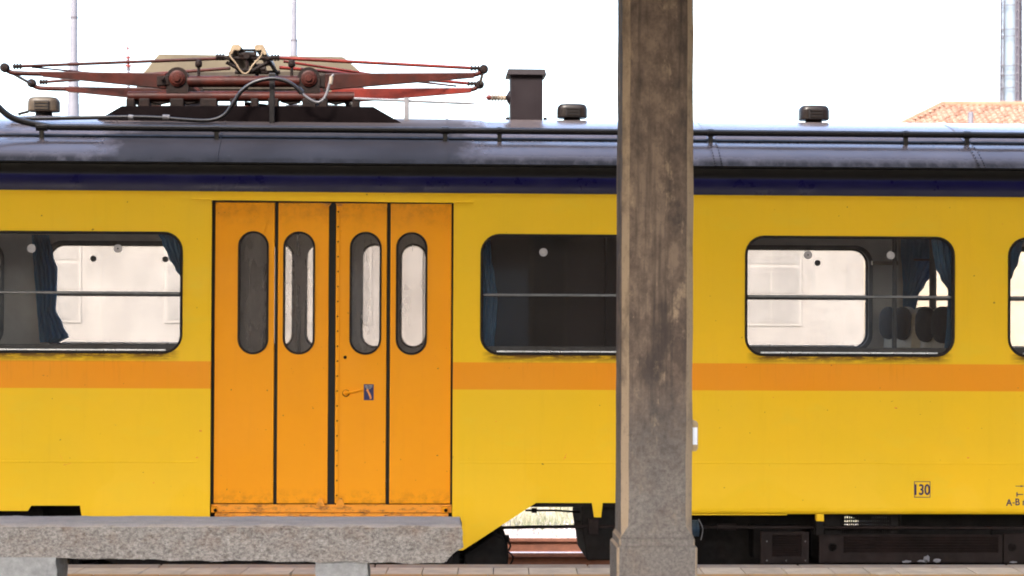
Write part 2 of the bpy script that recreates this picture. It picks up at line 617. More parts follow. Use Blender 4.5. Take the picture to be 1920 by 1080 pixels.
RUSTRAIL = simple('rusty_rail_side', (.15, .062, .04), (.105, .045, .03), 9, .85, 0, .3, 60, .004)
RAILTOP = simple('rail_head', (.55, .42, .36), (.42, .29, .23), 12, .35, .6)
SLEEPER = simple('weathered_sleeper', (.14, .105, .08), (.09, .07, .055), 9, .9, 0, .5, 30, .01)
PAVER = simple('pale_paving_stone', (.80, .71, .58), (.62, .54, .44), 7, .85, 0, .4, 60, .006)
PAVER2 = simple('pale_paving_stone_worn', (.72, .63, .52), (.55, .48, .39), 9, .85, 0, .4, 60, .006)
KERB = simple('kerb_stone', (.46, .39, .33), (.36, .30, .26), 9, .88, 0, .4, 60, .006)
YLINE = simple('worn_yellow_line', (0.713, 0.414, 0.138), (0.575, 0.3795, 0.1955), 10, .85, 0, .3, 60, .004)
JOINT = simple('paving_joint_sand', (.12, .10, .085), (.17, .15, .13), 20, .95, 0, .4)
GALV = simple('galvanised_steel', (0.0924, 0.0924, 0.1086), (0.07623, 0.07623, 0.09009), 4, .5, 0, .05)
GALV_D = simple('dark_steel', (0.042, 0.0378, 0.0462), (0.0588, 0.0504, 0.0588), 9, .6)
MASTRED = simple('red_insulator', (0.108, 0.018, 0.0144), None, 9, .5)
TRAY = simple('dull_purple_grey_steel', (.042, .040, .058), (.050, .046, .066), 5, .6)
TOWERBLUE = simple('pale_blue_steel', (.105, .128, .155), (.09, .112, .14), 3, .45, 0, .05)
PLASTER2 = simple('faded_cream_plaster', (.37, .355, .34), (.31, .295, .28), .8, .9, 0, .2, 20, .01)
PLASTER = simple('cream_plaster', (.62, .54, .42), (.54, .46, .36), 1.5, .9, 0, .2, 20, .01)
TILE = simple('terracotta_tile', (.15, .08, .056), (.215, .135, .10), 3.2, .85, 0, .3, 30, .01)
BRICKD = simple('dark_brick', (.13, .07, .05), (.09, .05, .04), 3, .9)
PALEFRAME = simple('pale_stone_trim', (.40, .385, .365), (.36, .345, .33), 2, .8)
PALEPANE = simple('pale_dusty_pane', (.32, .31, .30), (.27, .26, .25), 2, .4)
TILE_R = simple('terracotta_ridge', (.14, .065, .04), (.17, .085, .055), 3, .85)
WOOD = simple('canopy_boards', (.14, .11, .085), (.10, .08, .06), 4, .8)
BLUEHOSE = simple('blue_coupling', (.016, .035, .06), (.04, .055, .07), 20, .6)
FIXB = simple('yellowed_plastic', (.42, .31, .17), (.30, .20, .10), 14, .5)
FIXW = simple('white_plastic_face', (.78, .80, .86), (.70, .72, .80), 20, .4)
STONEG = simple('grey_leg_stone', (.36, .35, .345), (.24, .235, .235), 22, .88, 0, .6, 90, .008)
WHITEM = simple('white_mark', (.22, .21, .24), (.15, .145, .16), 20, .6)

# ------------------------------------------------------------------ ground, track, platform
GZ = -.68
gm = MB().add([(-900, -900, GZ), (900, -900, GZ), (900, 1500, GZ), (-900, 1500, GZ)], [(0, 1, 2, 3)])
tag(gm.build('ground', ground_mat()), kind='structure')

XL, XR = -9.0, 12.0
RAILZ = -.50


def rail_mesh(y, name, parent):
    h, w = .15, .036
    prof = [(-.065, 0), (-.065, .012), (-.011, .03), (-.011, .108), (-w, .118), (-w, .142), (-w + .01, .15),
            (w - .01, .15), (w, .142), (w, .118), (.011, .108), (.011, .03), (.065, .012), (.065, 0)]
    prof = [(y + a, RAILZ - .15 + b) for a, b in prof]
    o = MB().sweep(prof[::-1], XL - 20, XR + 30, 1, True).build(name, RUSTRAIL, parent)
    top = MB().box(XL - 20, XR + 30, y - w + .006, y + w - .006, RAILZ - .006, RAILZ + .003).build('rail_head', RAILTOP, o)
    return o


def track(yc, hg=.75):
    bed = MB().sweep([(yc - 2.05, GZ - .05), (yc - 1.35, RAILZ - .15), (yc + 1.35, RAILZ - .15), (yc + 2.05, GZ - .05)], XL - 20, XR + 30, 1).build('track_bed', BALLAST)
    tag(bed, kind='structure')
    for s in (-1, 1):
        rail_mesh(yc + s * hg, 'rail', bed)
    sm = None
    x = XL
    while x < XR:
        if sm is None:
            o = MB().box(-.12, .12, -1.25, 1.25, -.14, 0).build('sleeper', SLEEPER, bed, bevel=.01)
            sm = o
        else:
            o = sm.copy()
            COL.objects.link(o)
            o.parent = bed
        o.location = (x, yc, RAILZ - .15)
        o.rotation_euler.z = random.uniform(-.01, .01)
        x += .62
    return bed


track(1.375)
bed2 = track(5.45, .61)


def pebbles(n, x0, x1, y0, y1, zf, name, mat, parent, r0_=.015, r1_=.035):
    rng = np.random.default_rng(3)
    base = np.array([(1, 0, 0), (-1, 0, 0), (0, 1, 0), (0, -1, 0), (0, 0, 1), (0, 0, -1)], float)
    tri = np.array([(0, 2, 4), (2, 1, 4), (1, 3, 4), (3, 0, 4), (2, 0, 5), (1, 2, 5), (3, 1, 5), (0, 3, 5)])
    P = np.stack([rng.uniform(x0, x1, n), rng.uniform(y0, y1, n)], 1)
    rad = rng.uniform(r0_, r1_, n)
    V = base[None] * rad[:, None, None] * rng.uniform(.6, 1.3, (n, 6, 1))
    ang = rng.uniform(0, 6.28, n)
    c, s = np.cos(ang), np.sin(ang)
    x = V[..., 0] * c[:, None] - V[..., 1] * s[:, None] + P[:, :1]
    y = V[..., 0] * s[:, None] + V[..., 1] * c[:, None] + P[:, 1:]
    z = V[..., 2] * .8 + np.array([zf(a) for a in P[:, 1]])[:, None]
    vs = np.stack([x, y, z], -1).reshape(-1, 3)
    fs = (tri[None] + (np.arange(n) * 6)[:, None, None]).reshape(-1, 3)
    me = bpy.data.meshes.new(name)
    me.from_pydata(vs.tolist(), [], fs.tolist())
    me.materials.append(mat)
    o = bpy.data.objects.new(name, me)
    COL.objects.link(o)
    o.parent = parent
    o['kind'] = 'stuff'
    return o


def bedz(yc):
    return lambda y: RAILZ - .175 if abs(y - yc) < .8 else RAILZ - .15 if abs(y - yc) < 1.35 else max(RAILZ - .15 - (abs(y - yc) - 1.35) * .25, GZ)


pebbles(14000, -4, 7, 3.4, 9.3, bedz(5.45), 'ballast', BALLAST, bed2, .02, .045)


def grass(n, x0, x1, y0, y1):
    rng = np.random.default_rng(5)
    x, y = rng.uniform(x0, x1, n), y0 + (y1 - y0) * rng.uniform(0, 1, n) ** 1.4
    h = rng.uniform(.04, .16, n) * (0.6 + .8 * (np.sin(x * 2.1) * np.sin(y * 1.7) > 0))
    a = rng.uniform(0, 6.28, n)
    w = rng.uniform(.004, .009, n)
    lx, ly = rng.normal(0, .04, n), rng.normal(0, .04, n)
    z = np.full(n, GZ - .01)
    p0 = np.stack([x - w * np.cos(a), y - w * np.sin(a), z], -1)
    p1 = np.stack([x + w * np.cos(a), y + w * np.sin(a), z], -1)
    p2 = np.stack([x + lx, y + ly, z + h], -1)
    vs = np.stack([p0, p1, p2], 1).reshape(-1, 3)
    fs = np.arange(n * 3).reshape(-1, 3)
    me = bpy.data.meshes.new('grass')
    me.from_pydata(vs.tolist(), [], fs.tolist())
    me.materials.append(grass_mat())
    o = bpy.data.objects.new('grass', me)
    COL.objects.link(o)
    return tag(o, 'short dry grass growing beyond the far track', 'grass', kind='stuff')


grass(60000, -4, 9, 8.5, 26)

# platform: slab with a kerb, a row of pale pavers, a worn yellow line, then more paving towards the camera
PE = -.20                                       # platform edge
plat = MB().box(-40, 40, -30, PE - .03, GZ - .3, -.025).build('platform', JOINT)
tag(plat, kind='structure')
for i in range(14):
    x0 = -8.4 + i * 1.35
    MB().box(x0 + .003, x0 + 1.347, PE - .17, PE, -.16, random.uniform(-.001, .001)).build('kerb_stone', KERB, plat, bevel=.008)
x = -6.2
ya, yb = PE - .175, PE - .505
while x < 7.0:
    w = random.choice([.30, .22, .18, .26, .30])
    ch = random.uniform(-.02, .02)
    z = random.uniform(-.002, .002)
    g = .003
    top = [(x + g, yb + g), (x + w - g, yb + g), (x + w - g, ya - g), (x + g, ya - g)]
    sk = .03 * (1 if x < -1 else .4)
    top = [(a + (sk if b > (ya + yb) / 2 else -sk) * .5, b) for a, b in top]
    mb = MB().add([(a, b, -.04) for a, b in top] + [(a, b, z) for a, b in top],
                  [(3, 2, 1, 0), (4, 5, 6, 7), (0, 1, 5, 4), (1, 2, 6, 5), (2, 3, 7, 6), (3, 0, 4, 7)])
    mb.build('paver', random.choice([PAVER, PAVER, PAVER2]), plat, bevel=.004)
    x += w
x = -6.0
while x < 7.0:
    MB().box(x + .002, x + .397, yb - .40, yb - .003, -.04, random.uniform(-.001, .002)).build('yellow_line_paver', YLINE, plat, bevel=.003)
    x += .40
# paving towards the camera (below the picture), asphalt
tp = NT('platform_asphalt')
an = tp.noise(90, 5, .8)
tp.fin(tp.mix(tp.ramp(an, .35, .65), (.06, .057, .055), (.12, .112, .105)), .9, 0, tp.bump(an, .5, .006))
pv = MB().box(-40, 40, -30, yb - .404, -.03, -.002).build('paving', tp.m, plat)

# canopy the pillar carries: deck, fascia and beams (above the picture, it shades pillar and bench)
cb = MB()
CY0, CY1, CZ = -12.5, -.78, 4.2
cb.add([(-40, CY0, CZ - .3), (40, CY0, CZ - .3), (40, CY1, CZ), (-40, CY1, CZ),
        (-40, CY0, CZ - .22), (40, CY0, CZ - .22), (40, CY1, CZ + .08), (-40, CY1, CZ + .08)],
       [(3, 2, 1, 0), (4, 5, 6, 7), (0, 1, 5, 4), (1, 2, 6, 5), (2, 3, 7, 6), (3, 0, 4, 7)])
can = cb.build('platform_canopy', WOOD)
tag(can, kind='structure')
MB().box(-40, 40, CY1 - .03, CY1 + .02, CZ - .22, CZ + .12).build('fascia_board', WOOD, can)
MB().box(-40, 40, -4.6, -4.3, CZ - .22, CZ + .2).build('beam', WOOD, can)

# dark building added behind the camera: unseen, keeps the pane reflections dark
sb = MB().box(-70, 70, -72, -60, GZ, 3.9).build('added_dark_building', BRICKD)
tag(sb, kind='structure')
MB().box(-71, 71, -73, -59, 3.9, 4.3).build('roof', TILE_R, sb)
for i in range(20):
    MB().box(-58 + i * 6, -55.5 + i * 6, -59.999, -59.96, .3, 3.0).build('window', PALEPANE, sb)

# ------------------------------------------------------------------ the train
train = empty('train_carriage', (1.5, 1.375, RAILZ))
bpy.context.view_layer.update()


class TMB(MB):
    """mesh builder whose build() parents to the train (or to a part of it), keeping world coordinates"""
    pass


def tb(mb, name, mat, parent=None, **k):
    o = mb.build(name, mat, None, **k)
    o.parent = parent or train
    if (parent or train) is train:
        o.matrix_parent_inverse = Matrix.Translation(-train.location)
    else:
        o.matrix_parent_inverse = Matrix.Translation(-train.location) @ Matrix.Identity(4)
        o.matrix_parent_inverse = (Matrix.Translation(train.location) @ Matrix.Translation(-train.location)).inverted()
    return o


tag(train, 'yellow electric railcar with orange doors, dark roof and folded red pantograph', 'train')

YF = 2.75                                       # far side
ZT = AZ(361)                                    # top of the yellow side
ZB_R = AZ(950)
DX0, DX1 = AX(396), AX(850)
DZT, DZB = AZ(378), AZ(985)


def P(*pts):
    return [(at(px, py).x, at(px, py).z) for px, py in pts]


zr = AZ(951)
outline = ([(XL, ZT), (XL, AZ(958))] + P((52, 958), (58, 948), (150, 948), (153, 968), (157, 1032), (868, 1032), (1005, 943),
           (1110, 943), (1114, 970), (1127, 970), (1130, 943), (1240, 943)) + [(AX(1242), zr), (XR, zr), (XR, ZT)])
holes = [rrect(a, b, WZ[0], WZ[1], .115) for a, b in WIN]
door_hole = [(DX0, DZB), (DX1, DZB), (DX1, DZT), (DX0, DZT)]
tb(MB().prism(outline, 0, .025, holes + [door_hole]), 'side_panel', Y_MAT)
far_out = [(XL, ZT), (XL, .34), (XR, .34), (XR, ZT)]
fh = [rrect(a, b, WZ[0], WZ[1], .115) for a, b in WIN]
OV = [(447, 501), (532, 588), (657, 713), (744, 799)]
OZ = (AZ(664), AZ(437))
for a, b in OV:
    fh.append(rrect(AX(a), AX(b), OZ[0], OZ[1], (AX(b) - AX(a)) / 2 * .999, 8))
tb(MB().prism(far_out, YF - .025, YF, fh), 'far_side_panel', Y_MAT)
# inner linings
inn = [(XL, 2.33), (XL, .5), (XR, .5), (XR, 2.33)]
ih = [rrect(a - .012, b + .012, WZ[0] - .012, WZ[1] + .012, .12) for a, b in WIN]
ihf = [rrect(a + .0, b - .0, WZ[0] - .0, WZ[1] + .0, .12) for a, b in WIN] + fh[len(WIN):]
dh2 = [(DX0 - .02, .52), (DX1 + .02, .52), (DX1 + .02, DZT), (DX0 - .02, DZT)]
tb(MB().prism(inn, .075, .09, ih + [dh2]), 'inner_wall', WALLIN)
tb(MB().prism(inn, YF - .09, YF - .075, ihf), 'inner_wall', WALLIN)
# the lower edge of the side rolls under
tb(MB().sweep([(.035, zr - .045), (.012, zr - .036), (.002, zr - .02), (0, zr)][::-1][::-1], AX(1242), XR, 1), 'sill_lip', Y_MAT, smooth=60)
# weld bead
for a, b in ((XL, AX(372)), (AX(862), XR)):
    tb(MB().sweep([(0, Z_BEAD - .006), (-.003, Z_BEAD - .002), (-.003, Z_BEAD + .002), (0, Z_BEAD + .006)], a, b, 1), 'weld_bead', Y_MAT, smooth=60)

# roof edge bands
z1, z2, z3 = AZ(361), AZ(331), AZ(308)
band = MB().sweep([(.02, z1 - .004), (-.008, z1 - .002), (-.010, z1 + .02), (-.006, z2 - .02), (.004, z2)], XL, XR, 1)
tb(band, 'navy_cantrail', NAVY, smooth=50)
tb(MB().sweep([(.004, z2), (.014, z2 + .02), (.016, z3 - .012), (-.004, z3 - .006), (-.006, z3 + .004), (.03, z3 + .008)], XL, XR, 1), 'gutter', BLACKP, smooth=35)
ZC0 = z3 + .004
cove = [(.02, ZC0), (.045, ZC0 + .028), (.08, ZC0 + .062), (.13, ZC0 + .10), (.19, ZC0 + .135), (.25, ZC0 + .162), (.31, ZC0 + .182)]
ztop = cove[-1][1]
CROWN = [(.31, ztop + .014), (.40, ztop + .062), (.52, ztop + .112), (.70, ztop + .158), (.90, ztop + .188), (1.15, ztop + .206), (1.375, ztop + .212)]


def roof_z(y):
    y = min(y, 2.75 - y)
    pr = cove + CROWN
    for (a, za), (b, zb) in zip(pr, pr[1:]):
        if a <= y <= b and b > a:
            return za + (zb - za) * (y - a) / (b - a)
    return pr[-1][1]


tb(MB().sweep(cove, XL, XR, 1), 'roof_cove', ROOF, smooth=60)
crown = [(.305, ztop - .003)] + CROWN + [(2.75 - y, z) for y, z in CROWN[::-1][1:]] + [(2.75 - y, z) for y, z in cove[::-1]] + [(2.755, z2)]
tb(MB().sweep(crown, XL, XR, 1), 'roof_crown', ROOF, smooth=50)
# crusted seam strip between cove and crown
tb(MB().sweep([(.298, ztop - .004), (.296, ztop + .004), (.306, ztop + .014), (.32, ztop + .017)], XL, XR, 1), 'roof_seam', BLACKP, smooth=50)
# roof joint straps with rivets
ROOFPROF = cove + CROWN[1:]


def strap(px, w, rivets, lean=0.0):
    xc = AX(px, .15, 285)
    n = 14
    pr = [(y, z) for y, z in cove] + CROWN
    vs, fs = [], []
    for y, z in pr:
        q = 1 - (z - cove[0][1]) / (CROWN[-1][1] - cove[0][1])
        dx = -lean * (1 - q)
        vs += [(xc + dx - w / 2, y - .004, z + .0035), (xc + dx + w / 2, y - .004, z + .0035)]
    k = len(pr)
    fs = [(2 * i, 2 * i + 1, 2 * i + 3, 2 * i + 2) for i in range(k - 1)]
    vs2 = [(x, y + .006, z - .006) for x, y, z in vs]
    b = len(vs)
    for i in range(k - 1):
        fs += [(2 * i, 2 * i + 2, b + 2 * i + 2, b + 2 * i), (2 * i + 1, b + 2 * i + 1, b + 2 * i + 3, 2 * i + 3)]
    o = tb(MB().add(vs + vs2, fs), 'roof_strap', ROOF, smooth=40)
    if rivets:
        rb = MB()
        for i in range(12):
            t = i / 11 * (len(cove) - 1)
            j = min(int(t), len(cove) - 2)
            f = t - j
            y = cove[j][0] * (1 - f) + cove[j + 1][0] * f
            z = cove[j][1] * (1 - f) + cove[j + 1][1] * f
            q = (z - cove[0][1]) / (CROWN[-1][1] - cove[0][1])
            for s in (-1, 1):
                cx = xc - lean * q + s * w * .36
                rb.add([(cx - .006, y - .006, z), (cx + .006, y - .006, z), (cx, y - .002, z + .009), (cx, y - .013, z + .008)],
                       [(0, 1, 3), (1, 2, 3), (2, 0, 3)])
        ro = tb(rb, 'rivets', BLACKP, o)
        ro['kind'] = 'stuff'


strap(410, .012, False)
strap(840, .012, False)
strap(1342, .060, True, .02)
strap(1832, .050, True, .06)
strap(2330, .06, True, .03)

# ---- windows
bar_z = AZ(552)


def window(i, a, b, near=True):
    y0, y1 = (-.006, .03) if near else (YF - .03, YF + .006)
    gw = .016
    inner = rrect(a + gw * .55, b - gw * .55, WZ[0] + gw * .55, WZ[1] - gw * .55, .105)
    outer = rrect(a - gw * .55, b + gw * .55, WZ[0] - gw * .55, WZ[1] + gw * .55, .125)
    w = tb(MB().prism(outer, y0, y1, [inner]), 'window', GASKET, bevel=.004 if near else 0)
    gy = .022 if near else YF - .022
    gp = rrect(a + .004, b - .004, WZ[0] + .004, WZ[1] - .004, .11)
    tb(MB().add([(x, gy, z) for x, z in gp], [tuple(range(len(gp)))]), 'pane', GLASS if near else GLASS_FAR, w)
    # middle rail between the fixed and the drop light, and the bottom channel
    yy = (.010, .034) if near else (YF - .05, YF - .028)
    tb(MB().box(a + .012, b - .012, yy[0], yy[1], bar_z - .009, bar_z + .009), 'window_rail', RAILM if near else GREYMET, w, bevel=.004)
    tb(MB().box(a + .10, b - .10, yy[0] + .004, yy[1] + .004, WZ[0] + .010, WZ[0] + .022), 'bottom_channel', ALU, w, bevel=.003)
    if not near:
        fo = rrect(a - .03, b + .03, WZ[0] - .03, WZ[1] + .03, .14)
        fi = rrect(a + .002, b - .002, WZ[0] + .002, WZ[1] - .002, .115)
        tb(MB().prism(fo, YF - .10, YF - .089, [fi]), 'inner_frame', GREYMET, w, bevel=.003)
        tb(MB().box(a - .04, b + .04, YF - .17, YF - .1005, WZ[0] - .055, WZ[0] - .034), 'inner_sill', ALU, w, bevel=.004)
        return w
    tb(MB().box(a + .03, b - .03, .030, .06, WZ[0] + .012, WZ[0] + .050), 'inner_sill', GREYMET, w, bevel=.005)
    return w


NEARW, FARW = [], []
for i, (a, b) in enumerate(WIN):
    NEARW.append(window(i, a, b, True))
    FARW.append(window(i, a, b, False))


def disc(px, py, Y, r, parent, dot=False):
    c = at(px, py, Y)
    o = tb(MB().lathe([(r, 0), (r, .003)], c, 'Y', 20), 'window_disc', STICKER, parent)
    if dot:
        tb(MB().lathe([(r * .2, 0), (r * .2, .002)], c + Vector((0, -.003, 0)), 'Y', 10), 'disc_centre', DOT, parent)


disc(59, 466, .010, .028, NEARW[0])
disc(221, 466, .010, .028, NEARW[0], True)
disc(175, 485, YF - .04, .024, FARW[0])
disc(310, 486, YF - .04, .024, FARW[0])
disc(1019, 473, .010, .027, NEARW[1])
disc(1515, 478, .010, .028, NEARW[2], True)
disc(1533, 493, YF - .04, .024, FARW[2])
disc(1670, 479, .010, .027, NEARW[2])

# ---- doors
LEAVES = [(402, 513.8, 0), (520.4, 615.5, 1), (629, 724.8, 2), (731.6, 846.2, 3)]
LZT, LZB = AZ(381.5), AZ(945)
YD = .030
leaf_objs = []
for a, b, i in LEAVES:
    x0, x1 = AX(a), AX(b)
    oa, ob = AX(OV[i][0]), AX(OV[i][1])
    hole = rrect(oa, ob, OZ[0], OZ[1], (ob - oa) / 2 * .999, 9)
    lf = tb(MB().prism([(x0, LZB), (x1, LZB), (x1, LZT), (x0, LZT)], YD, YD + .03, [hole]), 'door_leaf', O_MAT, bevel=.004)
    g = .011
    ring_o = rrect(oa - g * .6, ob + g * .6, OZ[0] - g * .6, OZ[1] + g * .6, (ob - oa) / 2 * .999 + g * .6, 9)
    ring_i = rrect(oa + g * .6, ob - g * .6, OZ[0] + g * .6, OZ[1] - g * .6, (ob - oa) / 2 * .999 - g * .6, 9)
    tb(MB().prism(ring_o, YD - .007, YD + .034, [ring_i]), 'gasket', GASKET, lf, bevel=.003)
    tb(MB().add([(x, YD + .018, z) for x, z in hole], [tuple(range(len(hole)))]), 'pane', GLASS_DOOR, lf)
    leaf_objs.append(lf)
# far side door ovals: panes and gaskets
for a, b in OV:
    oa, ob = AX(a), AX(b)
    hole = rrect(oa, ob, OZ[0], OZ[1], (ob - oa) / 2 * .999, 8)
    tb(MB().add([(x, YF - .015, z) for x, z in hole], [tuple(range(len(hole)))]), 'pane', GLASS_FAR)
    ri = rrect(oa + .006, ob - .006, OZ[0] + .006, OZ[1] - .006, (ob - oa) / 2 * .999 - .006, 8)
    ro_ = rrect(oa - .012, ob + .012, OZ[0] - .012, OZ[1] + .012, (ob - oa) / 2 * .999 + .012, 8)
    tb(MB().prism(ro_, YF - .105, YF - .07, [ri]), 'gasket', GASKET)
# seals in the gaps
for a, b, nm in ((515.5, 519, 'door_seal'), (616.5, 627.5, 'centre_seal'), (726.5, 730, 'door_seal'), (396.5, 400.5, 'door_seal'), (847.5, 849.7, 'door_seal')):
    yy = YD + .010 if nm == 'door_seal' else YD + .004
    tb(MB().box(AX(a) - .004, AX(b) + .004, yy, YD + .05, LZB - .01, LZT + .004), nm, RUBBER, bevel=.003)
# folded edge strips beside the centre seal
tb(MB().box(AX(612.6), AX(615.6), YD - .005, YD - .0002, LZB + .004, LZT - .01), 'edge_strip', O_MAT, leaf_objs[1], bevel=.0015)
es = tb(MB().box(AX(629.5), AX(636.5), YD - .005, YD - .0002, LZB + .004, LZT - .01), 'edge_strip', O_MAT, leaf_objs[2], bevel=.0015)
rv = MB()
for k in range(20):
    pz = 398 + k * 28
    rv.lathe([(.0055, 0), (.0045, -.003), (.002, -.005)], (AX(633), YD - .005, AZ(pz)), 'Y', 8)
ro = tb(rv, 'rivets', DARKRUST, leaf_objs[2])
ro['kind'] = 'stuff'
# triangular guide brackets at the foot and top of the centre leaves
for c, pl in ((603, 1), (640, 2)):
    pts = [(AX(c - 10), AZ(950)), (AX(c + 9), AZ(950)), (AX(c + 3), AZ(935)), (AX(c - 2), AZ(935))]
    tb(MB().prism(pts, YD - .014, YD - .0055), 'guide_bracket', SILL, leaf_objs[pl], bevel=.002)
for c, pl in ((612, 1), (636, 2)):
    pts = [(AX(c - 9), AZ(381.5)), (AX(c - 3), AZ(389)), (AX(c + 3), AZ(389)), (AX(c + 9), AZ(381.5))]
    tb(MB().prism(pts, YD - .012, YD - .0055), 'top_bracket', SILL, leaf_objs[pl], bevel=.002)
# handle, lock, decal on the third leaf
hc = at(648.5, 736.5, YD)
hd = MB().lathe([(.019, 0), (.019, -.006), (.014, -.010), (.013, -.016)], hc, 'Y', 18)
e = at(679, 731, YD)
hd.tube([(hc.x, YD - .022, hc.z), (hc.x + .03, YD - .026, hc.z + .003), (e.x, YD - .024, e.z)], [.009, .008, .006], 10)
tb(MB().lathe([(.024, 0), (.023, -.0012)], hc + Vector((.001, 0, -.003)), 'Y', 16), 'handle_ring', DARKRUST, leaf_objs[2])  # thin dark ring outlining the handle base, set slightly low
tb(hd, 'handle', O_MAT, leaf_objs[2], smooth=40)
tb(MB().lathe([(.011, 0), (.010, -.005), (.004, -.005), (.0035, -.002)], at(647, 670, YD), 'Y', 14), 'lock', DARKRUST, leaf_objs[2], smooth=40)
dx0, dx1, dzb, dzt = AX(683), AX(701.5), AZ(751), AZ(721)
dec = tb(MB().box(dx0, dx1, YD - .0015, YD - .0002, dzb, dzt), 'decal', DECAL, leaf_objs[2])
dp = MB()
for j, (ws) in enumerate(((.10, .38, .45, .88), (.12, .50, .56, .85), (.22, .45, .52, .70))):
    zz = dzt - .010 - j * .0085
    for q in (0, 2):
        dp.box(dx0 + (dx1 - dx0) * ws[q], dx0 + (dx1 - dx0) * ws[q + 1], YD - .0024, YD - .0016, zz - .0022, zz + .0022)
tb(dp, 'decal_print', DECAL_W, leaf_objs[2])
arr = []
wd_, ht_ = dx1 - dx0, dzt - dzb
for s in (1, -1):
    row = []
    for k in range(9):
        t = k / 8
        cx = dx0 + wd_ * (.36 + .36 * math.sin(t * 1.35))
        cz = dzb + ht_ * (.62 - .54 * t)
        row.append((cx + s * wd_ * (.05 + .05 * t) * (1.25 - t * .35), cz + s * ht_ * .03))
    arr += row if s == 1 else row[::-1]
tb(MB().prism(arr, YD - .0024, YD - .0016), 'decal_arrow', DECAL_O, leaf_objs[2])
hx, hz = dx0 + wd_ * .36, dzb + ht_ * .62
tb(MB().prism([(hx - wd_ * .14, hz - ht_ * .05), (hx + wd_ * .18, hz + ht_ * .01), (hx - wd_ * .02, hz + ht_ * .10)], YD - .0025, YD - .0016), 'decal_arrow', DECAL_O, leaf_objs[2])
# header ledge above the doors
tb(MB().prism([(AX(358), AZ(378)), (AX(887), AZ(380.5)), (AX(887), AZ(377.3)), (AX(358), AZ(374.6))], -.007, -.0003), 'door_header', Y_MAT, bevel=.003)
tb(MB().box(AX(397), AX(849), .002, .028, AZ(381.2), AZ(378.3)), 'header_shadow_seal', RUBBER)
# sill below the doors
tb(MB().box(AX(398), AX(849), .034, .10, AZ(962), AZ(947)), 'door_sill', SILL)
tb(MB().box(AX(405), AX(843), .012, .09, AZ(985), AZ(963)), 'step_edge', SILL, bevel=.004)
for a, b in ((398, 409), (830, 842)):
    tb(MB().box(AX(a), AX(b), .006, .034, AZ(962), AZ(950)), 'hinge_block', O_MAT, bevel=.006)
    tb(MB().lathe([(.012, 0), (.010, -.008)], at((a + b) / 2, 957, .006), 'Y', 10), 'hinge_bolt', DARKRUST)
tb(MB().box(DX0 - .01, DX1 + .01, .104, 1.0, .20, LZB + .03), 'step_well', UNDER)

# paint chips and dents down to the primer
for px, py, r_ in ((268, 677, .011), (376, 808, .012), (369, 858, .010), (1060, 858, .007), (1815, 858, .009), (1680, 765, .011), (1815, 803, .006), (288, 905, .006), (1450, 745, .005), (930, 790, .005), (1880, 420, .005)):
    c = at(px, py)
    pts = [(c.x + r_ * math.cos(a) * random.uniform(.6, 1.25), c.z + r_ * .6 * math.sin(a) * random.uniform(.5, 1.2)) for a in [i * 2 * math.pi / 9 for i in range(9)]]
    tb(MB().prism(pts, -.0006, .0005), 'paint_chip', SILL)
for (xa, ya, xb, yb) in ((112, 853, 124, 876), (118, 872, 133, 868), (1056, 862, 1062, 850)):
    p, q = at(xa, ya), at(xb, yb)
    tb(MB().prism([(p.x, p.z), (p.x + .003, p.z - .002), (q.x + .002, q.z - .002), (q.x, q.z)], -.0006, .0005), 'scratch', SILL)

# ---- lettering
def lettering(txt, px, py, hpx, sx=.72, rot=0, Y=-.001):
    cu = bpy.data.curves.new('lettering', 'FONT')
    cu.body = txt
    cu.size = 1
    cu.extrude = .001
    cu.offset = .022
    cu.align_x = 'CENTER'
    tmp = bpy.data.objects.new('tmp', cu)
    me = bpy.data.meshes.new_from_object(tmp)
    bpy.data.objects.remove(tmp)
    co = np.empty(len(me.vertices) * 3)
    me.vertices.foreach_get('co', co)
    co = co.reshape(-1, 3)
    lo, hi = co.min(0), co.max(0)
    c = (lo + hi) / 2
    hm = hpx * 13.8 / FPX
    s = hm / (hi[1] - lo[1])
    o = at(px, py)
    mb = MB()
    u = (co[:, 0] - c[0]) * s * sx
    v = (co[:, 1] - c[1]) * s
    ca, sa = math.cos(rot), math.sin(rot)
    vs = [(o.x + a * ca - b * sa, Y + (-.0004 if w_ > 0 else .0012), o.z + a * sa + b * ca) for a, b, w_ in zip(u, v, co[:, 2])]
    fs = [tuple(p.vertices) for p in me.polygons]
    mb.add(vs, fs)
    return tb(mb, 'lettering', LETTER)


lettering('130', 1729.5, 918, 21, .78)
bx0, bx1, bz0, bz1 = AX(1715), AX(1745.5), at(1730, 933).z, at(1730, 902.5).z
bo = [(bx0, bz0), (bx1, bz0), (bx1, bz1), (bx0, bz1)]
t_ = .0045
bi = [(bx0 + t_, bz0 + t_), (bx1 - t_, bz0 + t_), (bx1 - t_, bz1 - t_), (bx0 + t_, bz1 - t_)]
tb(MB().prism(bo, -.0015, .0005, [bi]), 'number_frame', LETTER)
lettering('A', 1892, 942, 13, .92)
lettering('-', 1900.5, 943, 2.0, 1.0)
lettering('B', 1908, 941, 13, .92)
lettering('m', 1923, 943, 9, .9)
lettering('T', 1912, 927, 13, .75, R(90))
ac = at(1912, 911.5)
tb(MB().box(ac.x - .028, ac.x + .03, -.0015, .0005, ac.z - .002, ac.z + .002), 'arrow_mark', LETTER)
tb(MB().prism([(ac.x + .005, ac.z - .006), (ac.x + .03, ac.z), (ac.x + .005, ac.z + .006)], -.0016, .0005), 'arrow_mark', LETTER)

# ---- inside
tb(MB().box(XL, XR, .10, YF - .10, .462, .52), 'floor', FLOORIN)
tb(MB().sweep([(.08, 2.28), (.25, 2.40), (.6, 2.46), (1.375, 2.48), (2.15, 2.46), (2.5, 2.40), (2.67, 2.28)][::-1], XL, XR, 1), 'ceiling', CEILIN, smooth=50)
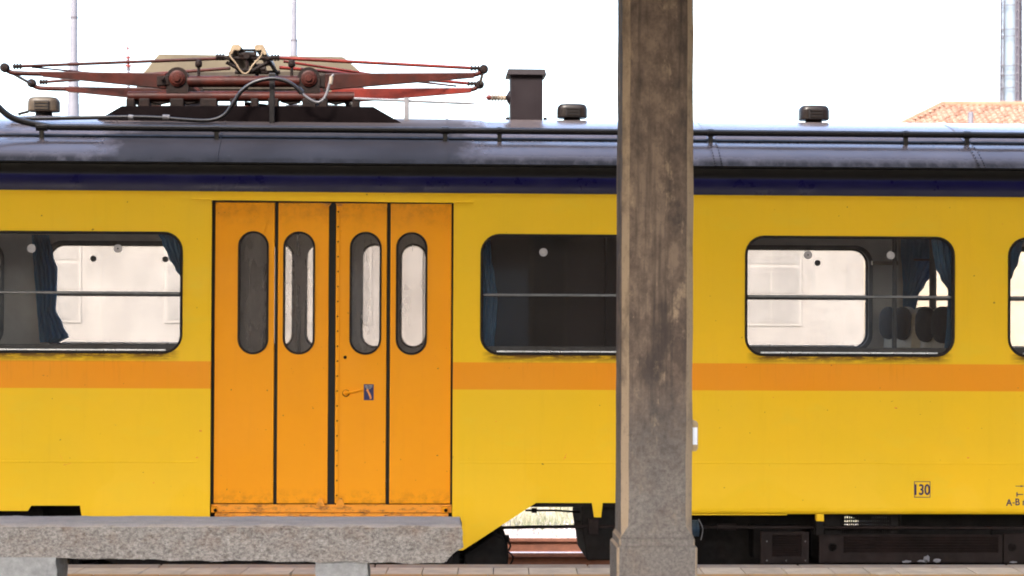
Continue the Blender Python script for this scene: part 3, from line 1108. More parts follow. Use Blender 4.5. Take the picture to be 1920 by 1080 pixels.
# vestibule partitions and the closed compartment behind the dark window
pxa, pxb = AX(372), AX(868)
tb(MB().box(pxa - .03, pxa, .10, .95, .52, 2.35), 'partition', WALLIN)
tb(MB().box(pxa - .03, pxa, 1.80, YF - .1, .52, 2.35), 'partition', WALLIN)
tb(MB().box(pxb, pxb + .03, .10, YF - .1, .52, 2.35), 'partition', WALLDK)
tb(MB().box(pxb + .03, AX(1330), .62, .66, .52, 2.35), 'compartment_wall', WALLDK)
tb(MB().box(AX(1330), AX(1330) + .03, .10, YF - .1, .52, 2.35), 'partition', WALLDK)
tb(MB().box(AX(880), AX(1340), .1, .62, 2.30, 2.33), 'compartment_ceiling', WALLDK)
tb(MB().box(AX(1150), AX(1156), .56, .62, .52, 2.30), 'panel_post', WALLDK)
# grab poles in the vestibule
for (px, Y) in ((497, .9), (560, 1.9), (722, 1.2)):
    p = at(px, 560, Y)
    tb(MB().tube([(p.x, Y, .52), (p.x, Y, 2.44)], .017, 12), 'grab_pole', GREYMET, smooth=60)
# ribbed door springs seen through the outer ovals
for px in (468, 794):
    sp = MB()
    c = at(px, 560, .13)
    z = AZ(655)
    while z < AZ(470):
        sp.box(c.x - .007, c.x + .007, .125, .137, z, z + .006)
        z += .0105
    tb(sp, 'door_spring', GREYMET)
# overhead racks and brackets


def seat(x, yc, face, w=.92):
    """a double seat: squab, back shell with dark padded head end; face = +1 looks towards +x"""
    s = face
    prof_b = [(0, .95), (-.035, 1.15), (-.06, 1.4), (-.085, 1.62), (-.13, 1.66), (-.17, 1.62), (-.17, 1.4), (-.14, 1.1), (-.10, .9)]
    vs, fs = [], []
    n = 9
    k = len(prof_b)
    for i in range(n):
        t = i / (n - 1)
        dz = -.10 * (abs(t - .5) * 2) ** 4
        for (a, z) in prof_b:
            vs.append((x + s * a, yc + (t - .5) * w, z + (dz if z > 1.35 else 0)))
    for i in range(n - 1):
        for j in range(k):
            q = (i * k + j, i * k + (j + 1) % k, (i + 1) * k + (j + 1) % k, (i + 1) * k + j)
            fs.append(q)
    fs += [tuple(range(k)), tuple((n - 1) * k + j for j in range(k))]
    st = tb(MB().add(vs, fs), 'seat', SEATB, smooth=50)
    for dy in (-.235, .235):
        mb = MB()
        pr = []
        for i in range(9):
            a = -math.pi / 2 + math.pi * i / 8
            pr.append((math.cos(a), math.sin(a)))
        vs2, fs2 = [], []
        N = 18
        for (rr, h) in pr:
            for q in range(N):
                an = 2 * math.pi * q / N
                vs2.append((x + s * (-.055 + h * .06), yc + dy + rr * .20 * math.copysign(abs(math.cos(an)) ** .7, math.cos(an)),
                            1.535 + rr * .125 * math.copysign(abs(math.sin(an)) ** .7, math.sin(an))))
        for i in range(8):
            for q in range(N):
                fs2.append((i * N + q, i * N + (q + 1) % N, (i + 1) * N + (q + 1) % N, (i + 1) * N + q))
        tb(MB().add(vs2, fs2), 'headrest', SEATC, st, smooth=60)
    sq = tb(MB().box(min(x, x + s * .48), max(x, x + s * .48), yc - w / 2, yc + w / 2, .82, .97), 'squab', SEATC, st, bevel=.04)
    tb(MB().box(min(x + s * .05, x + s * .35), max(x + s * .05, x + s * .35), yc - .3, yc + .3, .5, .83), 'pedestal', GREYMET, st)


for (x, yc, fc) in ((3.48, 2.08, -1), (3.88, 2.08, 1), (3.42, .62, -1), (3.86, .62, 1), (5.2, 2.08, -1), (5.3, .62, -1), (-4.0, 2.08, 1), (-4.25, 2.08, -1), (-3.9, .62, 1)):
    seat(x, yc, fc)
# a bulkhead frame and posts beyond the third window
tb(MB().tube([(3.30, 1.05, .52), (3.30, 1.05, 2.45)], .017, 12), 'grab_pole', GREYMET, smooth=60)
tb(MB().tube([(AX(1749, 2.5), 2.50, .52), (AX(1749, 2.5), 2.50, 2.45)], .028, 10), 'grab_pole', GREYMET, smooth=60)
tb(MB().box(AX(1635, 2.3), AX(1683, 2.3), 2.28, 2.33, AZ(497, 2.3, 1660), AZ(490, 2.3, 1660)), 'rack_shelf', CERAM)
tb(MB().box(AX(1715, 2.3), AX(1750, 2.3), 2.28, 2.33, AZ(489, 2.3, 1730), AZ(485, 2.3, 1730)), 'rack_shelf', GREYMET)

# curtains hang inside the windows: each a thing of its own
def curtain(name_label, Y, rows, folds=5, depth=.035):
    """rows: (py, px_left, px_right) from top to bottom"""
    nx = 28
    R_ = []
    for i in range(len(rows) - 1):
        for k in range(5):
            t = k / 5
            t2 = t * t * (3 - 2 * t)
            R_.append(tuple(rows[i][j] * (1 - (t if j == 0 else t2)) + rows[i + 1][j] * (t if j == 0 else t2) for j in range(3)))
    R_.append(rows[-1])
    vs, fs = [], []
    for i, (py, a, b) in enumerate(R_):
        for j in range(nx):
            u = j / (nx - 1)
            p = at(a + (b - a) * u, py, Y)
            vs.append((p.x, Y + depth * math.sin(u * folds * 2 * math.pi + .4 * math.sin(i * .3)) * .5, p.z))
    for i in range(len(R_) - 1):
        for j in range(nx - 1):
            fs.append((i * nx + j, (i + 1) * nx + j, (i + 1) * nx + j + 1, i * nx + j + 1))
    o = MB().add(vs, fs).build('curtain', CURT, None, smooth=80)
    s = o.modifiers.new('solid', 'SOLIDIFY')
    s.thickness = .003
    return tag(o, name_label, 'curtain', 'blue curtains inside the train windows')


CF = YF - .14
curtain('blue curtain gathered inward beside the bright pane of the leftmost window', CF,
        [(440, 60, 92), (480, 62, 100), (505, 64, 108), (550, 68, 107), (580, 70, 105), (610, 72, 118), (632, 74, 129), (642, 76, 112)])
curtain('dark curtain corner at top right of the window left of the doors', .12,
        [(436, 296, 350), (455, 305, 350), (480, 316, 350), (505, 330, 350), (520, 340, 352)])
curtain('narrow blue curtain tied at the left edge of the dark window', .12,
        [(436, 903, 918), (480, 903, 921), (520, 905, 928), (560, 908, 933), (600, 906, 931), (640, 903, 927), (672, 903, 924)], 3)
curtain('blue curtain drawn to the upper right corner of the window right of the pillar', .13,
        [(436, 1745, 1800), (470, 1750, 1800), (500, 1755, 1800), (520, 1763, 1800), (545, 1778, 1800), (600, 1777, 1800), (675, 1770, 1800)])
curtain('dark blue curtain swept to the left edge of the rightmost window', .13,
        [(436, 1880, 1925), (465, 1880, 1916), (490, 1880, 1910), (515, 1880, 1899), (530, 1880, 1892)])
curtain('far curtain swept left behind the seat headrests right of the pillar', CF,
        [(440, 1690, 1795), (480, 1690, 1785), (500, 1692, 1764), (512, 1692, 1750), (535, 1694, 1734), (555, 1694, 1722), (600, 1694, 1714)])

# ---- roof equipment
# long conduit with clamps
yP = .27
zp = lambda px: at(px, 240 + (px - 80) * .0045, yP).z
zP = AZ(241, yP, 400)
path = smooth_path([(AX(-70, yP), yP, AZ(150, yP)), (AX(-32, yP), yP, AZ(178, yP)), (AX(-8, yP), yP, AZ(205, yP)), (AX(16, yP), yP, AZ(225, yP)), (AX(48, yP), yP, AZ(236, yP)), (AX(95, yP), yP, zP)], 6)
path += [Vector((AX(p, yP), yP, zP)) for p in (300, 700, 1100, 1600)] + [Vector((XR, yP, zP))]
con = tb(MB().tube(path, .0215, 14), 'conduit', PIPE, smooth=60)
for px, w in ((76, 20), (404, 13), (833, 13), (935, 9), (1331, 11), (1697, 9), (1812, 12), (2300, 12)):
    xc = AX(px, yP)
    mb = MB().tube([(xc - w * .0018, yP, zP), (xc + w * .0018, yP, zP)], .026, 12)
    mb.box(xc - .014, xc + .014, yP - .012, yP + .012, roof_z(yP) - .01, zP - .01)
    tb(mb, 'conduit_clamp', PIPE, con, smooth=40)
yc = .50
cp = [(px, py) for px, py in ((20, 223), (120, 221.5), (240, 219.5), (300, 221), (345, 224.5), (392, 226), (420, 216), (437, 194), (452, 172), (475, 155), (505, 147.5), (530, 150), (548, 158), (562, 170))]
cab = tb(MB().tube(smooth_path([at(a, b, yc) for a, b in cp], 5), .0135, 10), 'supply_cable', PIPE, smooth=60)
tb(MB().tube(smooth_path([at(a, b, yc) for a, b in ((560, 168), (572, 180), (588, 190), (600, 191), (610, 181), (617, 160), (621, 146), (626, 140))], 5), .009, 10), 'cable_tail', GREYMET, cab, smooth=60)
tb(MB().tube([at(559, 166, yc), at(566, 174, yc)], .02, 10), 'cable_gland', PIPE, cab, smooth=40)
for a, b in ((241, 250), (305, 318)):
    tb(MB().tube([at(a, 219.8, yc), at(b, 220.5, yc)], .019, 10), 'cable_gland', GREYMET, cab, smooth=40)
mb = MB().tube([at(620, 158, yc), at(622, 143, yc)], .014, 10)
tb(mb, 'cable_shoe', CERAM, cab, smooth=40)
# support stem
st = MB()
p = at(510.5, 150, .56)
st.box(p.x - .017, p.x + .017, .545, .575, roof_z(.56) - .01, p.z)
st.box(p.x - .022, p.x + .022, .54, .58, p.z, p.z + .045)
tb(st, 'cable_post', BLACKP, bevel=.004)
# raised pantograph deck
yD = .60
tr = [at(a, b, yD) for a, b in ((150, 244), (228, 198.5), (700, 200), (775, 243))]
tb(MB().prism([(q.x, q.z) for q in tr], yD, 2.15), 'pantograph_deck', DECKM)

# pantograph
YN, YR = .85, 1.85


def N(px, py, Y=YN):
    q = at(px, py, YN)
    return Vector((q.x, Y, q.z))


pan = MB()
for Y in (YN, YR):
    pan.tube([N(240, 181, Y), N(664, 181.5, Y)], .034, 16)
for px in (250, 650):
    pan.tube([N(px, 183, YN), N(px, 183, YR)], .028, 12)
PAN = tb(pan, 'pantograph', OXIDE, smooth=50)
for Y in (YN, YR):
    tb(MB().tube([N(352, 153, Y), N(562, 153, Y)], .039, 16), 'torque_tube', OXIDE, PAN, smooth=50)
    for px in (333.5, 579.5):
        c = N(px, 148, Y)
        br = MB()
        arc = [(c.x + .078 * math.cos(a), c.z + .078 * math.sin(a)) for a in [R(-10 + i * 200 / 14) for i in range(15)]]
        br.prism(arc + [(c.x - .074, c.z - .10), (c.x + .074, c.z - .10)], Y - .03, Y + .03)
        tb(br, 'bearing_bracket', DARKRUST, PAN, smooth=40)
        tb(MB().lathe([(.055, -.03), (.055, -.042), (.045, -.046), (.042, -.052), (.024, -.054), (.022, -.066), (.008, -.067)], c, 'Y', 22), 'bearing_cap', OXIDE_LIT if False else OXIDE, PAN, smooth=40)
for px in (333.5, 579.5):
    tb(MB().tube([N(px, 148, YN), N(px, 148, YR)], .036, 14), 'cross_shaft', OXIDE, PAN, smooth=50)


def arm(top0, top1, bot1, bot0, Y, mat):
    pts = [N(*q, Y) for q in (bot0, bot1, top1, top0)]
    return tb(MB().prism([(q.x, q.z) for q in pts], Y - .03, Y + .03), 'lower_arm', mat, PAN, bevel=.008)


for Y in (YN, YR):
    arm((75, 134), (312, 137.5), (312, 166.5), (78, 144), Y, OXIDE)
    arm((890, 136.5), (610, 138), (610, 169), (890, 146), Y, OXIDE if Y == YN else OXIDE_LIT)
    # cranked arm ends with pivots
    tb(MB().tube(smooth_path([N(80, 138.5, Y), N(40, 137.5, Y), N(22, 136, Y), N(12, 131, Y), N(8, 127, Y)], 4), .017, 10), 'arm_end', OXIDE, PAN, smooth=50)
    tb(MB().tube(smooth_path([N(885, 141, Y), N(897, 138, Y), N(904, 132, Y), N(908, 128, Y)], 4), .017, 10), 'arm_end', OXIDE, PAN, smooth=50)
    for px, py in ((9, 127), (907, 130)):
        c = N(px, py, Y)
        tb(MB().lathe([(.006, -.04), (.026, -.036), (.033, -.015), (.033, .015), (.026, .036), (.006, .04)], c, 'Y', 14), 'pivot', DARKRUST, PAN, smooth=50)
    # knuckles where the thin upper rods start
    for px, py, px2 in ((24, 124.5, 40), (881, 128, 899)):
        a, b = N(px, py, Y), N(px2, py, Y)
        mb = MB().tube([a, b], .012, 8)
        for t in (.2, .55, .9):
            q = a.lerp(b, t)
            mb.tube([q - Vector((.006, 0, 0)), q + Vector((.006, 0, 0))], .02, 8)
        tb(mb, 'knuckle', DARKRUST, PAN, smooth=30)
for px in (9, 907):
    tb(MB().tube([N(px, 129, YN), N(px, 129, YR)], .012, 8), 'cross_rod', OXIDE, PAN, smooth=50)
# upper rods from the arm ends to the head
HL, HR = (415, 108), (512, 106.5)
for Y in (YN, YR):
    Yh = YN + .35 if Y == YN else YR - .35
    tb(MB().tube([N(38, 124.3, Y), N(*HL, Yh if Y == YR else Y + .05)], .0115, 8), 'upper_rod', OXIDE, PAN, smooth=60)
    tb(MB().tube([N(884, 127.6, Y), N(*HR, Yh if Y == YR else Y + .05)], .0125, 8), 'upper_rod', OXIDE_LIT, PAN, smooth=60)
tb(MB().tube([N(60, 126, YN), N(330, 134, YR - .3)], .007, 8), 'brace_rod', OXIDE, PAN, smooth=60)
tb(MB().tube([N(530, 112, YN + .1), N(760, 137, YN + .4)], .009, 8), 'brace_rod', OXIDE_LIT, PAN, smooth=60)
tb(MB().tube([N(860, 133, YR), N(560, 120, YN + .3)], .008, 8), 'brace_rod', OXIDE, PAN, smooth=60)
# short stops under the rods
for px in (372.5, 547):
    mb = MB().tube([N(px, 146, YN), N(px, 120, YN)], .010, 8)
    mb.lathe([(.01, -.03), (.023, -.02), (.025, .0), (.02, .02), (.008, .025)], N(px, 119, YN), 'Z', 12)
    tb(mb, 'rod_stop', DARKRUST, PAN, smooth=50)
# head
hy0, hy1 = YN + .02, YR - .02
for sgn, cx in ((-1, 441), (1, 487)):
    pts = [(cx - 13 * 1, 101), (cx - 9, 88), (cx - 6, 82.5), (cx + 7, 82.5), (cx + 12, 87)]
    pts = [(cx + (q[0] - cx) * (1 if sgn < 0 else -1), q[1]) for q in pts]
    inner_ = [(cx - sgn * -1 * 6 * -1, 92), (cx + sgn * 5, 95)]
    poly = pts + [(cx - sgn * 8, 94), (cx + sgn * 2, 93), (cx + sgn * 8, 103)]
    poly = [(N(*q).x, N(*q).z) for q in poly]
    tb(MB().prism(poly, hy0, hy1), 'contact_strip', HORN, PAN, bevel=.004)
mb = MB()
for a, b, r_ in (((446, 92), (482, 92), .010), ((418, 107), (508, 107), .014), ((423, 115), (455, 132), .012), ((505, 113), (470, 132), .012), ((447, 101), (480, 101), .022), ((462, 104), (462, 130), .013),
                 ((452, 95), (449, 108), .010), ((476, 95), (478, 108), .010), ((455, 130), (472, 130), .014)):
    mb.tube([N(*a, YN + .06), N(*b, YN + .06)], r_, 8)
    mb.tube([N(*a, YR - .06), N(*b, YR - .06)], r_, 8)
mb.tube([N(462, 103, YN + .03), N(462, 103, YR - .03)], .022, 10)
mb.tube([N(428, 107, YN + .03), N(428, 107, YR - .03)], .014, 10)
mb.tube([N(500, 107, YN + .03), N(500, 107, YR - .03)], .014, 10)
tb(mb, 'head_linkage', DARKRUST, PAN, smooth=40)
tb(MB().tube(smooth_path([N(a, b, YN - .02) for a, b in ((430, 98), (432, 106), (443, 120), (452, 134), (459, 138.5), (466, 136), (476, 121), (489, 107), (492, 98))], 5), .0065, 8), 'shunt_wire', HORN, PAN, smooth=60)
for px, py, px2 in ((405, 107, 421), (508, 108, 524)):
    a, b = N(px, py, YN), N(px2, py, YN)
    mb = MB().tube([a, b], .014, 8)
    for t in (.15, .5, .85):
        q = a.lerp(b, t)
        mb.tube([q - Vector((.007, 0, 0)), q + Vector((.007, 0, 0))], .023, 8)
    tb(mb, 'head_knuckle', DARKRUST, PAN, smooth=30)
# feet between frame and deck
for px, w in ((246, 8), (272, 10), (333, 13), (392, 16), (438, 6), (478, 7), (513, 10), (580, 13), (607, 8), (668, 7)):
    for Y in (YN, YR):
        a, b = N(px - w, 188, Y), N(px + w, 200, Y)
        tb(MB().box(a.x, b.x, Y - .05, Y + .05, AZ(200, yD) - .02, a.z + .01), 'foot', DARKRUST, PAN, bevel=.008)
for px in (300, 352, 545, 630):
    a = N(px, 186)
    tb(MB().tube([N(px - 18, 189), N(px, 194), N(px + 18, 190)], .012, 8), 'spring_rod', DARKRUST, PAN, smooth=50)
tb(MB().tube([N(288, 193, 1.3), N(318, 193.5, 1.3), N(420, 194, 1.3)], [.02, .034, .034], 12), 'air_cylinder', DARKRUST, PAN, smooth=40)
tb(MB().tube([N(528, 193, 1.3), N(600, 192, 1.3), N(648, 191, 1.3)], [.03, .03, .016], 12), 'air_cylinder', DARKRUST, PAN, smooth=40)
tb(MB().tube([N(455, 190, 1.0), N(505, 196, 1.0)], .014, 8), 'spring_rod', DARKRUST, PAN, smooth=50)
# link plates beside the bearings
tb(MB().prism([(N(*q).x, N(*q).z) for q in ((295, 144), (318, 142), (318, 160), (295, 162))], YN - .04, YN + .04), 'link_plate', DARKRUST, PAN, bevel=.005)
tb(MB().prism([(N(*q).x, N(*q).z) for q in ((596, 142), (626, 137), (632, 166), (598, 164))], YN - .02, YN + .04), 'link_plate', DARKRUST, PAN, bevel=.005)
tb(MB().lathe([(.014, 0), (.014, -.03)], N(306, 148, YN - .04), 'Y', 10), 'link_pin', DARKRUST, PAN)
# arrester rod on its post
mb = MB().tube([at(664, 185, .8), at(880, 194, .8), at(906, 196, .8)], [.010, .009, .002], 8)
rod = tb(mb, 'arrester_rod', GREYMET, smooth=60)
p = at(762.5, 186, .8)
tb(MB().box(p.x - .018, p.x + .018, .78, .82, roof_z(.8) - .02, p.z + .01), 'rod_post', GREYMET, rod, bevel=.003)

# beige hood behind the pantograph
YH = 2.08
hd = [at(a, b, YH) for a, b in ((250, 178), (266, 139), (297, 101), (644, 106), (676, 134), (683, 178))]
hood = tb(MB().prism([(q.x, q.z) for q in hd], YH, YH + .5), 'equipment_hood', BEIGE, bevel=.012)
ls = [at(a, b, YH) for a, b in ((255, 168), (262, 136.5), (674, 133), (681, 168))]
tb(MB().prism([(q.x, q.z) for q in ls], YH - .014, YH - .001), 'hood_panel', BEIGE_D, hood, bevel=.004)
tb(MB().prism([(q.x, q.z) for q in [at(a, b, YH) for a, b in ((600, 178), (600, 168), (684, 168), (684, 178))]], YH - .05, YH - .015), 'hood_ledge', BEIGE, hood)
mbx = MB()
for px in (280, 660):
    q = at(px, 175, YH)
    mbx.box(q.x - .04, q.x + .04, YH + .1, YH + .4, roof_z(YH + .3) - .03, q.z)
tb(mbx, 'hood_foot', BEIGE_D, hood)

# square box with lid and insulator
yB = .95
a, b = at(957, 222, yB), at(1018, 141, yB)
bx = tb(MB().box(a.x, b.x, yB, yB + .26, roof_z(yB) - .03, b.z), 'roof_box', BROWNBOX, bevel=.006)
l0, l1 = at(949, 141, yB), at(1025, 130, yB)
tb(MB().add([(l0.x, yB - .03, l0.z), (l1.x, yB - .03, l0.z), (l1.x, yB + .29, l0.z), (l0.x, yB + .29, l0.z),
             (l0.x + .012, yB - .02, l1.z), (l1.x - .012, yB - .02, l1.z), (l1.x - .012, yB + .28, l1.z), (l0.x + .012, yB + .28, l1.z)],
            [(3, 2, 1, 0), (4, 5, 6, 7), (0, 1, 5, 4), (1, 2, 6, 5), (2, 3, 7, 6), (3, 0, 4, 7)]), 'box_lid', BROWNBOX, bx, bevel=.005)
for px in (952, 1023):
    q = at(px, 224, yB)
    tb(MB().lathe([(.014, -.01), (.014, .012), (.008, .02)], (q.x, yB + .05, roof_z(yB + .05)), 'Z', 8), 'box_bolt', DARKRUST, bx)
ic = at(957, 183.5, yB + .12)
pr = [(.045, 0), (.045, -.012), (.03, -.022)]
h = -.03
for k in range(5):
    pr += [(.015, h), (.026, h - .006), (.026, h - .011), (.015, h - .019)]
    h -= .0215
pr += [(.012, h - .004)]
tb(MB().lathe(pr[3:], ic, 'X', 16), 'insulator', CERAM, bx, smooth=40)
tb(MB().lathe([(.006, 0), (.047, 0), (.047, -.012), (.028, -.024), (.012, -.03)][1:], ic, 'X', 16), 'insulator_flange', BROWNBOX, bx, smooth=40)
tb(MB().lathe([(.019, h), (.021, h - .012), (.016, h - .026), (.005, h - .03), (.004, h - .05)], ic, 'X', 12), 'insulator_tip', MASTRED, bx, smooth=40)


def vent(px, pyt, pyb, w, Y, mat):
    c = at(px, pyb, Y)
    zt = at(px, pyt, Y).z
    rz = roof_z(Y)
    hw = w * (Y + 13.8) / FPX / 2
    h = zt - c.z
    cap = MB()
    pr = [(hw * .93, c.z), (hw, c.z + h * .06), (hw, c.z + h * .62), (hw * .96, c.z + h * .80), (hw * .82, c.z + h * .95), (hw * .5, zt), (.01, zt + .002)]
    n = 32
    vs, fs = [], []
    for r_, z in pr:
        for k in range(n):
            a = 2 * math.pi * k / n
            ca, sa = math.cos(a), math.sin(a)
            e = .55
            vs.append((c.x + r_ * math.copysign(abs(ca) ** e, ca), Y + r_ * .8 * math.copysign(abs(sa) ** e, sa), z))
    for i in range(len(pr) - 1):
        for k in range(n):
            fs.append((i * n + k, i * n + (k + 1) % n, (i + 1) * n + (k + 1) % n, (i + 1) * n + k))
    fs.append(tuple(range(n))[::-1])
    v = tb(cap.add(vs, fs), 'roof_vent', mat, smooth=35)
    yf = Y - hw * .8
    lv = MB()
    x0, x1 = c.x - hw * .46, c.x + hw * .46
    lv.prism([(x0, c.z + h * .04), (x1, c.z + h * .04), (x1, c.z + h * .68), (x0, c.z + h * .68)], yf - .012, yf + .005)
    tb(lv, 'louvre_frame', BLACKP, v, bevel=.002)
    for k in range(3):
        zz = c.z + h * (.14 + .2 * k)
        tb(MB().box(x0 + .006, x1 - .006, yf - .017, yf - .011, zz, zz + .006), 'louvre_slat', mat, v)
    tb(MB().lathe([(hw * .62, rz - .03), (hw * .55, rz + .012), (hw * .5, c.z + .004)], (c.x, Y, 0), 'Z', 18), 'vent_neck', BLACKP, v, smooth=40)


vent(82.5, 182, 210, 58, 1.0, VENT_L)
vent(1072.5, 195, 222, 57, 1.0, VENT)
vent(1525.5, 198, 226, 57, 1.0, VENT)
tb(MB().tube([at(34, 214, 1.0), at(54, 209, 1.0)], .01, 8), 'vent_stay', DARKRUST)

# ---- underframe
tb(MB().box(XL, XR, .10, YF - .10, .34, .46), 'floor_frame', UNDER)
tb(MB().box(AX(880), AX(1260), .06, .12, AZ(952), AZ(938)), 'sole_bar', UNDER)


def wheelset(x):
    ws = tb(MB().tube([(x, .35, -.05), (x, 2.4, -.05)], .075, 14), 'wheelset', UNDER, smooth=50)
    for y, s in ((.625, 1), (2.125, -1)):
        pr = [(.20, -.02), (.36, -.015), (.375, -.06 * 1), (.45, -.06), (.448, .06), (.475, .065), (.478, .085), (.375, .09), (.36, .03), (.20, .04)]
        tb(MB().lathe([(r_, y - 1 * 0 + s * hh) for r_, hh in pr], (x, 0, -.05), 'Y', 36), 'wheel', UNDER, ws, smooth=40)
    ab = MB().box(x - .14, x + .14, .30, .46, -.17, .09)
    ab.lathe([(.10, .30), (.10, .26), (.07, .25)], (x, 0, -.05), 'Y', 18)
    tb(ab, 'axle_box', UNDER, ws, smooth=30)


wx = at(822, 1040, .62).x
wheelset(wx)
wheelset(wx - 2.5)
# bogie side frame and springs
bf = MB()
bf.prism([(wx - 2.9, .12), (wx - 2.5, .22), (wx - 1.9, .0), (wx - .6, .0), (wx, .22), (wx + .22, .14), (wx + .22, .04), (wx, .09), (wx - .6, -.16), (wx - 1.9, -.16), (wx - 2.5, .09), (wx - 2.9, .02)], .34, .42)
bgo = tb(bf, 'bogie_frame', UNDER, bevel=.01)
for xs in (wx - 2.72, wx - 2.3, wx - .2, wx + .2):
    pts = [(xs + .05 * math.cos(a), .38 + .05 * math.sin(a), -.1 + .28 * a / 44) for a in [i * .5 for i in range(88)]]
    tb(MB().tube(pts, .011, 6), 'coil_spring', UNDER, bgo)
tb(MB().box(XL, AX(60), .45, 2.2, -.3, .36), 'equipment_tank', UNDER)
# rigging seen in the gap by the cut-away skirt
tb(MB().tube([at(915, 990, .5), at(1000, 988, .5), at(1150, 987, .5)], .011, 8), 'brake_rod', UNDER, smooth=60)
tb(MB().tube([at(985, 957, .4), at(1040, 957, .4), at(1100, 961, .4)], .007, 8), 'air_pipe', UNDER, smooth=60)
q = at(1001, 957, .4)
tb(MB().tube([(q.x - .015, .4, q.z), (q.x + .02, .4, q.z)], .017, 10), 'pipe_union', UNDER)
tb(MB().tube(smooth_path([at(a, b, .45) for a, b in ((930, 992), (942, 1003), (952, 1012), (957, 1024), (950, 1034), (940, 1022), (935, 1012))], 5), .006, 8), 'hose', UNDER, smooth=60)
tb(MB().tube(smooth_path([at(a, b, .42) for a, b in ((934, 1030), (946, 1032), (957, 1038), (962, 1046), (957, 1058), (950, 1066))], 5), .006, 8), 'hose', UNDER, smooth=60)
q0, q1 = at(930, 1016, .5), at(955, 1004, .5)
tb(MB().box(q0.x, q1.x, .45, .55, q0.z, q1.z), 'hose_bracket', UNDER, bevel=.006)
sh = [at(a, b, .30) for a, b in ((872, 1060), (870, 1040), (925, 1003), (945, 1010), (951, 1032), (950, 1075), (872, 1075))]
tb(MB().prism([(q.x, q.z) for q in sh], .30, .5), 'sand_box', UNDER, bevel=.01)
blk = [at(a, b, .25) for a, b in ((1090, 948), (1150, 948), (1290, 948), (1290, 1048), (1100, 1050), (1096, 1020), (1090, 985))]
tb(MB().prism([(q.x, q.z) for q in blk], .22, 1.1), 'equipment_case', UNDER, bevel=.01)
q = at(1085, 982, .35)
tb(MB().box(q.x - .03, q.x + .04, .3, .4, q.z - .02, q.z + .02), 'rod_bracket', UNDER, bevel=.004)
tb(MB().tube([at(1060, 987, .2), at(1300, 988, .2), at(1930, 990, .2)], .011, 8), 'brake_pipe', UNDER_B, smooth=60)
tb(MB().tube([at(1345, 988, .2), at(1380, 988, .2)], .022, 10), 'pipe_sleeve', UNDER_B, smooth=40)
tb(MB().box(AX(1105, .2), AX(1124, .2), .17, .215, AZ(1001, .2), AZ(972, .2)), 'pipe_hanger', UNDER_B, bevel=.004)
# blue coupling
q = at(1303, 990, .05)
cl = MB()
for k in range(5):
    x = q.x - .028 + k * .011
    cl.tube(smooth_path([(x, .04, q.z + .052 - .01 * (k % 2)), (x + .003, .01, q.z), (x + .004, .04, q.z - .05)], 4), .006, 8)
cl.box(q.x - .05, q.x + .012, .03, .07, q.z - .02, q.z + .05)
tb(cl, 'jumper_coupling', BLUEHOSE, smooth=50)
tb(MB().tube(smooth_path([(q.x + .02, .02, q.z + .06), (q.x + .045, .0, q.z), (q.x + .035, .02, q.z - .075)], 5), .004, 6), 'jumper_wire', GREYMET, smooth=50)
# louvred case and the resistor case with its open grille
YU = .22


def frame_case(px0, px1, py0, py1, name, wx0, wx1, wy0, wy1, slats, vertical=0, back=True, depth=.5):
    a, b = at(px0, py1, YU), at(px1, py0, YU)
    h0, h1 = at(wx0, wy1, YU), at(wx1, wy0, YU)
    out = [(a.x, a.z), (b.x, a.z), (b.x, b.z), (a.x, b.z)]
    hol = [(h0.x, h0.z), (h1.x, h0.z), (h1.x, h1.z), (h0.x, h1.z)]
    o = tb(MB().prism(out, YU, YU + .02, [hol]), name, UNDER_B, bevel=.003)
    for k in range(slats):
        z = h0.z + (h1.z - h0.z) * (k + .5) / slats
        tb(MB().add([(h0.x, YU + .004, z - .008), (h1.x, YU + .004, z - .008), (h1.x, YU + .03, z + .008), (h0.x, YU + .03, z + .008),
                     (h0.x, YU + .006, z - .011), (h1.x, YU + .006, z - .011), (h1.x, YU + .032, z + .005), (h0.x, YU + .032, z + .005)],
                    [(0, 1, 2, 3), (7, 6, 5, 4), (0, 4, 5, 1), (3, 2, 6, 7), (0, 3, 7, 4), (1, 5, 6, 2)]), 'louvre_slat', UNDER_B, o)
    for k in range(vertical):
        x = h0.x + (h1.x - h0.x) * (k + .5) / vertical
        tb(MB().box(x - .004, x + .004, YU + .032, YU + .04, h0.z, h1.z), 'grille_bar', UNDER_B, o)
    if back:
        tb(MB().box(a.x, b.x, YU + .3, YU + depth, a.z, b.z), 'case_back', UNDER, o)
    return o


c1 = frame_case(1426, 1517, 997, 1056, 'louvred_case', 1448, 1503, 1003, 1043, 9, 0, True)
for px, py in ((1438, 1015), (1510, 1015), (1438, 1051), (1474, 1051), (1510, 1051)):
    tb(MB().lathe([(.006, 0), (.005, -.004), (.002, -.006)], at(px, py, YU), 'Y', 8), 'case_bolt', GREYMET, c1)
c2 = frame_case(1536, 1880, 1003, 1055, 'resistor_case', 1582, 1872, 1006, 1036, 6, 0, True)
for px in (1561, 1898):
    tb(MB().lathe([(.03, 0), (.03, -.008), (.022, -.008), (.020, .0)], at(px, 1026, YU), 'Y', 18), 'case_port', UNDER, c2, smooth=30)
c3 = frame_case(1882, 1990, 1000, 1055, 'louvred_case', 1925, 1975, 1006, 1040, 7, 0, True)
